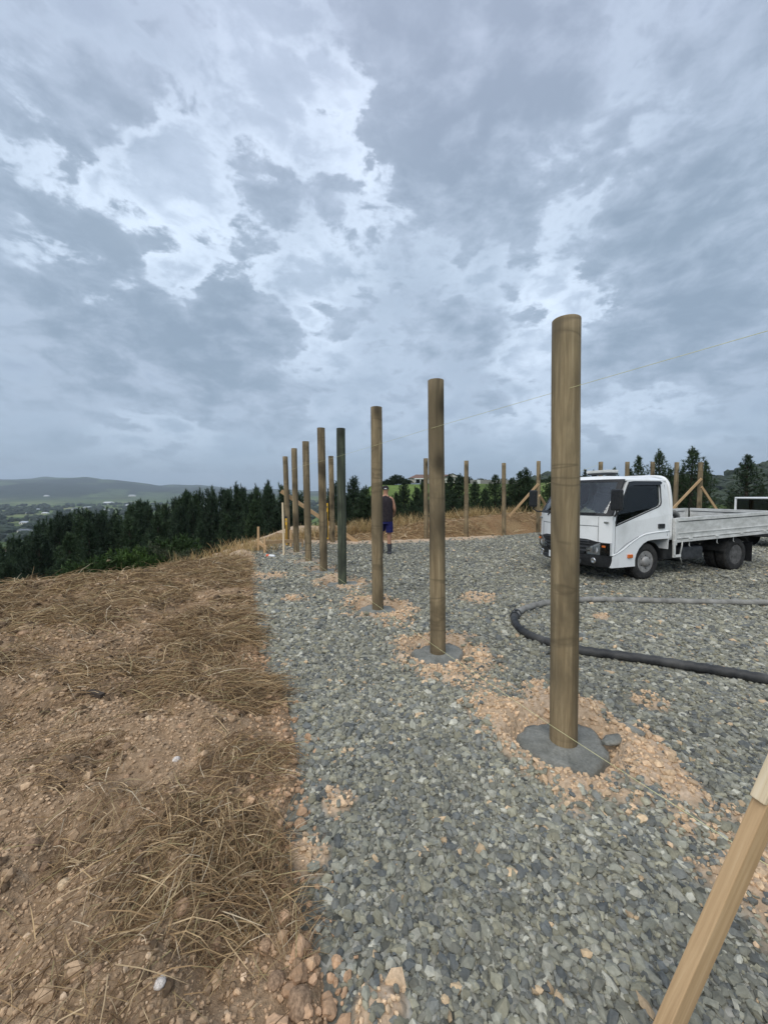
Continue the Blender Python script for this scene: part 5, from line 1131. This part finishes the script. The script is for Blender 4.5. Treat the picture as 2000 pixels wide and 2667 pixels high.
for k in range(16):
    u = 840 + 640 * (k + random.random()) / 16; pine(u, 1285 + random.uniform(0, 24), 22 + random.uniform(-1, 3), 'dense', 'low dark pine filling the row behind the straw mound', GB2, 1.15)
GR = 'open grown pines beyond the truck'
for (u, vt, Y, wd, lb) in ((1524, 1224, 30, .8, 'thin pine tip left of the roof light bar'), (1546, 1226, 31, .8, 'small pine tip just left of the roof light bar'), (1600, 1220, 30, .8, 'slim pine tip right of the roof light bar'), (1664, 1191, 26, 1.1, 'bushy pine above the middle of the truck cab'), (1640, 1222, 27, 1.0, 'lower pine joined to the left of the bushy cab pine'), (1718, 1178, 26, .9, 'tall slender pine above the rear of the cab'), (1746, 1224, 27, 1.0, 'short pine between the slender and the big pine'),
                           (1804, 1171, 25, 1.35, 'big open pine behind the braced pole at the tray'), (1838, 1205, 26, .9, 'side leader pine right of the big open pine'), (1948, 1188, 30, 1.5, 'rounded pine standing apart near the right edge'), (1775, 1230, 28, 1.1, 'low pine behind the headboard'), (1985, 1262, 33, 1.3, 'low dark pine at the right edge below the hills'), (1905, 1290, 32, 1.2, 'small bush like pine left of the rounded pine')):
    pine(u, vt, Y, 'open', lb, GR, wd)
for k in range(7):
    u = 1500 + 320 * (k + random.random()) / 7; pine(u, 1262 + random.uniform(0, 20), 28 + random.uniform(-1, 2), 'dense', 'dark pine filling the background behind the truck cab', GR, 1.2)

# ------------------------------------------------------------------ ferny shrubs on the brow
def shrub_mesh(seed, c):
    rg = np.random.default_rng(seed); n = 620; d = rg.normal(size=(n, 3)); d[:, 2] = np.abs(d[:, 2]) * .8 - .1; d /= np.linalg.norm(d, axis=1)[:, None]
    lob = 1 + .28 * np.sin(d[:, 0] * 5 + seed) * np.cos(d[:, 1] * 4 + seed * 2) + .12 * rg.normal(size=n); q = d * (lob * (.5 + .5 * rg.random(n) ** .5))[:, None] * np.array([.5, .5, .42])
    ax_d = d + np.array([0, 0, .5]); ax_d /= np.linalg.norm(ax_d, axis=1)[:, None]
    V, cc = tris_tufts(q, ax_d, 6, np.full(n, .10), .034, .7, np.tile(np.array(c), (n, 1)) * (.55 + .9 * rg.random((n, 1)))); return npmesh('fronds', V, np.arange(len(V)).reshape(-1, 3), False, cc)
FM = [shrub_mesh(1, (.055, .095, .024)), shrub_mesh(2, (.038, .066, .022)), shrub_mesh(3, (.075, .088, .048))]
for i, (u, v, Y, s_, k, lb) in enumerate(((300, 1475, 9.2, 1.0, 0, 'bright green fern at the left end of the ferns on the brow'), (335, 1462, 9.8, 1.2, 0, 'broad bright green fern just behind the pale brow rock'), (372, 1456, 10.2, 1.1, 1, 'green fern in the middle of the ferns on the brow'), (415, 1448, 10.5, 1.1, 2, 'grey green fern right of the green ones'), (450, 1436, 11, 1.4, 1, 'tall green shrub fern with the highest fronds'), (432, 1455, 10.2, .9, 2, 'low grey green fern before the tall one'), (490, 1452, 10.4, .9, 2, 'last grey green fern right before the seed grass'), (230, 1490, 8.6, 1.1, 1, 'dark fern at the far left of the brow ferns'), (395, 1462, 9.6, .8, 0, 'small bright fern low on the brow'))):
    p = at(u, v + 10, Y); z0 = Ht(p.x, p.y); e_ = empty('fern_shrub', (p.x, p.y, z0 - .05), random.random() * 6, lb, 'fern', 'ferns along the brow of the bank')
    hh = max(p.z - z0 - .1, .1); m = MB(); m.tube([(0, 0, -.1), (.02, 0, hh + .28)], [.05, .04], 7); m.build('stem', M['bark'], e_)
    f_ = link('fronds', FM[k], M['leaf'], e_); f_.location = (0, 0, hh); f_.scale = (s_, s_, s_)

# ------------------------------------------------------------------ house on the hill
def round_tree(x, y, z, h, rx, label, group, c=(.035, .055, .025), seed=0):
    rg = np.random.default_rng(seed); n = 420; d = rg.normal(size=(n, 3)); d /= np.linalg.norm(d, axis=1)[:, None]; lob = 1 + .25 * np.sin(d[:, 0] * 4 + seed) * np.cos(d[:, 1] * 5 + seed * 2) + .1 * rg.normal(size=n)
    q = d * (lob * (.45 + .55 * rg.random(n) ** .4))[:, None] * np.array([rx, rx, h * .40]); q[:, 2] += h * .6
    V, cc = tris_tufts(q, d, 7, np.full(n, rx * .16), rx * .11, .9, np.tile(np.array(c), (n, 1)) * (.7 + .6 * rg.random((n, 1))))
    e_ = empty('broadleaf_tree', (x, y, z), 0, label, 'tree', group); link('crown', npmesh('crown', V, np.arange(len(V)).reshape(-1, 3), False, cc), M['leaf'], e_)
    m = MB(); m.tube([(0, 0, -.5), (0, 0, h * .6)], [h * .03, h * .015], 7); m.build('trunk', M['bark'], e_)
M['hwall'] = mat_noise('cream_plaster', (.66, .63, .55), (.74, .71, .63), 1.2, .85)
M['hroof'] = mat_noise('brown_tile_roof', (.14, .085, .065), (.22, .14, .11), 2, .85, (3, 1, 3))
M['hglass'] = mat_noise('dark_window_glass', (.02, .025, .03), (.05, .055, .06), 2, .15, spec=.6)
HY = 146.0
def hx(u): return at(u, 1255, HY).x
x0, x1, xr0, xr1 = hx(1068), hx(1192), hx(1150), hx(1196); zb = at(1120, 1258, HY).z
zt = at(1120, 1245, HY).z; zr = at(1120, 1234.5, HY).z
hs = empty('hill_house', ((x0 + x1) / 2, HY, zb), 0, 'long cream house with brown roof on the crest of the green hill', 'house'); ox = hs.location.x; wh = zt - zb; rh = zr - zb
m = MB(); m.box((0, 4, wh / 2), (x1 - x0, 8, wh), .02); wl_ = m.build('wall', M['hwall'], hs)
def gable(cx, y0, y1, hw, axis, za, zr_, name):
    m = MB(); o_ = .6
    if axis == 'x': vs = [(cx - hw - o_, y0 - o_, za), (cx + hw + o_, y0 - o_, za), (cx + hw + o_, y1 + o_, za), (cx - hw - o_, y1 + o_, za), (cx - hw + 2.5, (y0 + y1) / 2, zr_), (cx + hw - 2.5, (y0 + y1) / 2, zr_)]; fs = [(0, 1, 5, 4), (2, 3, 4, 5), (3, 0, 4), (1, 2, 5), (3, 2, 1, 0)]
    else: vs = [(cx - hw - o_, y0 - o_, za), (cx + hw + o_, y0 - o_, za), (cx + hw + o_, y1, za), (cx - hw - o_, y1, za), (cx, y0 - o_, zr_), (cx, y1, zr_)]; fs = [(0, 4, 5, 3), (1, 2, 5, 4), (2, 3, 5), (3, 2, 1, 0)]
    return m.add(vs, fs).build(name, M['hroof'], hs)
rf = gable(0, 0, 8, (x1 - x0) / 2, 'x', wh, rh, 'roof')
m = MB(); m.box((-3, 4, rh + .1), (.7, .7, 1.1), .03); m.build('chimney', M['hwall'], rf)
cxr = (xr0 + xr1) / 2 - ox; hw_ = (xr1 - xr0) / 2 * .78; wh2 = at(1120, 1243.5, HY).z - zb; rh2 = at(1120, 1234, HY).z - zb
m = MB(); m.add([(cxr - hw_, -4, 0), (cxr + hw_, -4, 0), (cxr + hw_, 1, 0), (cxr - hw_, 1, 0), (cxr - hw_, -4, wh2), (cxr + hw_, -4, wh2), (cxr + hw_, 1, wh2), (cxr - hw_, 1, wh2), (cxr, -4, rh2 - .15), (cxr, 1, rh2 - .15)], [(0, 1, 5, 8, 4), (1, 2, 6, 5), (0, 4, 7, 3), (2, 3, 7, 9, 6)]).build('wing_wall', M['hwall'], hs)
gable(cxr, -4, 1, hw_, 'y', wh2, rh2, 'wing_roof')
def hwin(x, y, w_, h_, z, arched=False):
    e_ = MB(); pts_ = [(x - w_ / 2, z), (x + w_ / 2, z), (x + w_ / 2, z + h_)] + ([(x + w_ / 2 * math.cos(R(a)), z + h_ + w_ / 2 * math.sin(R(a))) for a in range(20, 180, 20)] if arched else []) + [(x - w_ / 2, z + h_)]
    e_.panel(pts_, [], lambda a, b: (a, y - .05, b), (0, .04, 0)); o = e_.build('window', M['hglass'], hs)
    m = MB(); m.box((x, y - .09, z - .08), (w_ + .3, .1, .12), .01); m.build('sill', M['hwall'], o)
for q in (-1, 0, 1): hwin(cxr + q * hw_ * .55, -4, hw_ * .34, wh2 * .42, wh2 * .22, True)
for q in (.02, .16): hwin((x1 - x0) * q, 0, 1.6, wh * .4, wh * .4)
cpx0, cpx1 = hx(1078) - ox, hx(1106) - ox
m = MB(); m.box(((cpx0 + cpx1) / 2, -2.2, wh * .80), (cpx1 - cpx0, 4.4, .35), .03); m.build('carport_roof', M['paper'], hs)
m = MB(); m.box(((cpx0 + cpx1) / 2, -.04, wh * .36), ((cpx1 - cpx0) * .86, .08, wh * .66), .01); m.build('garage_door', M['darkgrey'], hs)
for q in (cpx0 + .2, (cpx0 + cpx1) / 2, cpx1 - .2):
    m = MB(); m.box((q, -4.2, wh * .40), (.25, .25, wh * .78), .02); m.build('carport_post', M['paper'], hs)
GT = 'round trees on the hill crest by the house'
for i, (u, vt, w_, lb) in enumerate(((1004, 1254, 3.2, 'dark round tree at the left foot of the hill crest'), (1020, 1247, 2.8, 'dark round tree second from the left on the hill crest'), (1034, 1236, 2.6, 'tallest dark round tree left of the house'), (1047, 1246, 2.4, 'dark round tree near the left end of the house'), (1060, 1249, 2.0, 'small dark tree touching the left end of the house'), (1212, 1240, 2.2, 'small dark tree right of the house gable'))):
    x_ = at(u, 1250, 143).x; z_ = Ht(x_, 143); round_tree(x_, 143, z_ - .2, at(u, vt, 143).z - z_, w_, lb, GT, seed=i + 3)
for i in range(12):
    u = 1215 + i * 19; x_ = at(u, 1250, 150).x; z_ = Ht(x_, 150); round_tree(x_, 150, z_ - .3, max(at(u, 1248 + 3 * math.sin(i * 2.2), 150).z - z_, 1.2), 2.0, 'low dark hedge tree along the crest right of the house', 'hedge trees on the crest', seed=i + 20)
fe = empty('crest_fence', (hx(1275), 140, Ht(hx(1275), 140)), 0, 'grey paling fence on the crest right of the house', 'fence')
for k in range(14):
    xx_ = (k - 6.5) * 1.25; zz_ = Ht(fe.location.x + xx_, 140) - fe.location.z; m = MB(); m.box((xx_, 0, zz_ + .75), (1.2, .06, 1.5), .01); m.build('panel', M['tray_white'] if k % 5 == 2 else M['hose_grey'], fe)

# ------------------------------------------------------------------ valley: far trees and houses
n = 5200; a = np.radians(-50 + 48 * RNG.random(n)); r = 330 * (9.5 ** RNG.random(n)); x, y = r * np.sin(a), r * np.cos(a)
cl = fbm(x * .006, y * .006, 95, 4) + .5 * (np.abs(np.mod(x * .8 + y * .3, 190) - 95) < 7) * sst(700, 1100, r); keep = cl + .15 * RNG.random(n) > .57; x, y, r = x[keep], y[keep], r[keep]; n = len(x)
s = (3.2 + 4.2 * RNG.random(n)) * (1 + r / 3000); z = H_terr(x, y) + s * .45; col = np.array([.034, .052, .026]) * (.6 + .9 * RNG.random((n, 1)))
tag(scatter('valley_trees', ICO2, .16, np.stack([x, y, z], -1), s, np.array([1.15, 1.0, .75]), .2, col, M['leaf'], False), 'mass of dark trees and hedges scattered over the valley floor', 'trees', kind='stuff')
n = 2600; a = np.radians(8 + 45 * RNG.random(n)); r = 420 + 520 * RNG.random(n); x, y = r * np.sin(a), r * np.cos(a); s = 4 + 4 * RNG.random(n); col = np.array([.036, .05, .028]) * (.6 + .8 * RNG.random((n, 1)))
tag(scatter('hill_bush', ICO2, .16, np.stack([x, y, H_terr(x, y) + s * .3], -1), s, np.array([1.1, 1.0, .8]), .2, col, M['leaf']), 'dark bush covering the distant hills on the right', 'bush', kind='stuff')
M['iron'] = mat_noise('grey_iron_roof', (.32, .35, .38), (.42, .45, .48), .5, .5); M['iron2'] = mat_noise('dark_iron_roof', (.10, .115, .13), (.15, .165, .18), .5, .5); M['iron3'] = mat_noise('white_iron_roof', (.6, .62, .62), (.7, .72, .72), .5, .5)
GV = 'houses on the valley floor'
def far_house(u, v, w_, d_, hw, rt, label):
    dd = ray(u, v); k = (VALLEY + 1.5 - CAMZ) / dd[2]; x_, y_ = dd[0] * k, dd[1] * k; z_ = Ht(x_, y_); e_ = empty('valley_house', (x_, y_, z_ - .3), R(random.uniform(-25, 25)), label, 'house', GV)
    m = MB(); m.box((0, 0, hw / 2), (w_, d_, hw), .02); m.build('wall', M['hwall'], e_); o_ = .7; rh_ = hw + d_ * .28
    m = MB(); m.add([(-w_ / 2 - o_, -d_ / 2 - o_, hw), (w_ / 2 + o_, -d_ / 2 - o_, hw), (w_ / 2 + o_, d_ / 2 + o_, hw), (-w_ / 2 - o_, d_ / 2 + o_, hw), (-w_ / 2 + d_ * .3, 0, rh_), (w_ / 2 - d_ * .3, 0, rh_)], [(0, 1, 5, 4), (2, 3, 4, 5), (3, 0, 4), (1, 2, 5), (3, 2, 1, 0)]).build('roof', M[rt], e_)
    for q in (-.3, 0, .3):
        m = MB(); m.box((w_ * q, -d_ / 2 - .03, hw * .55), (w_ * .14, .06, hw * .45), .01); m.build('window', M['hglass'], e_)
    return e_
for (u, v, w_, d_, hw, rt, lb) in ((14, 1340, 22, 12, 4, 'iron3', 'pale roofed house in the valley at the left edge, upper one'), (66, 1364, 24, 11, 5, 'iron', 'grey roofed house in the valley, upper of a close pair'), (65, 1385, 20, 10, 4.5, 'iron2', 'dark roofed house in the valley, lower of a close pair'), (6, 1397, 18, 10, 4, 'iron2', 'dark roofed house cut by the left edge'), (8, 1440, 16, 9, 4, 'hroof', 'brown roofed house low at the left edge above the pines'), (100, 1328, 24, 12, 4, 'iron', 'small grey house in the middle of the valley'), (118, 1337, 20, 10, 4, 'iron3', 'pale house just right of the small grey one'), (72, 1337, 18, 10, 4, 'iron2', 'small dark house in the middle of the valley'),
                               (345, 1304, 60, 24, 12, 'iron3', 'bright white shed far out on the plain'), (283, 1312, 60, 30, 6, 'iron3', 'long pale glasshouse far out on the plain'), (338, 1318, 60, 24, 5, 'iron3', 'long pale shed before the bright white one'), (275, 1330, 30, 14, 5, 'iron', 'grey house showing in the gap between pine tops'), (122, 1306, 40, 20, 7, 'iron3', 'tiny white farmhouse under the far hills'), (228, 1323, 30, 14, 5, 'iron', 'grey house above the pine tops'), (195, 1327, 26, 14, 5, 'iron2', 'dark farm building above the pine tops')):
    far_house(u, v, w_, d_, hw, rt, lb)

# ------------------------------------------------------------------ air
bm = bmesh.new(); bmesh.ops.create_cube(bm, size=1.0); me = bpy.data.meshes.new('haze'); bm.to_mesh(me); bm.free()
hz = bpy.data.objects.new('haze', me); C.objects.link(hz); hz.location = (0, 0, 180); hz.scale = (18400, 18400, 580); hz['kind'] = 'stuff'; tag(hz, 'thin pale blue haze in the air over the valley', 'haze')
m_ = bpy.data.materials.new('haze'); m_.use_nodes = True; t_ = m_.node_tree; t_.nodes.clear(); ov = t_.nodes.new('ShaderNodeOutputMaterial'); pv = t_.nodes.new('ShaderNodeVolumePrincipled')
pv.inputs['Color'].default_value = (.78, .89, 1.0, 1); pv.inputs['Density'].default_value = .00012; pv.inputs['Anisotropy'].default_value = 0.2
t_.links.new(pv.outputs[0], ov.inputs['Volume']); me.materials.append(m_)
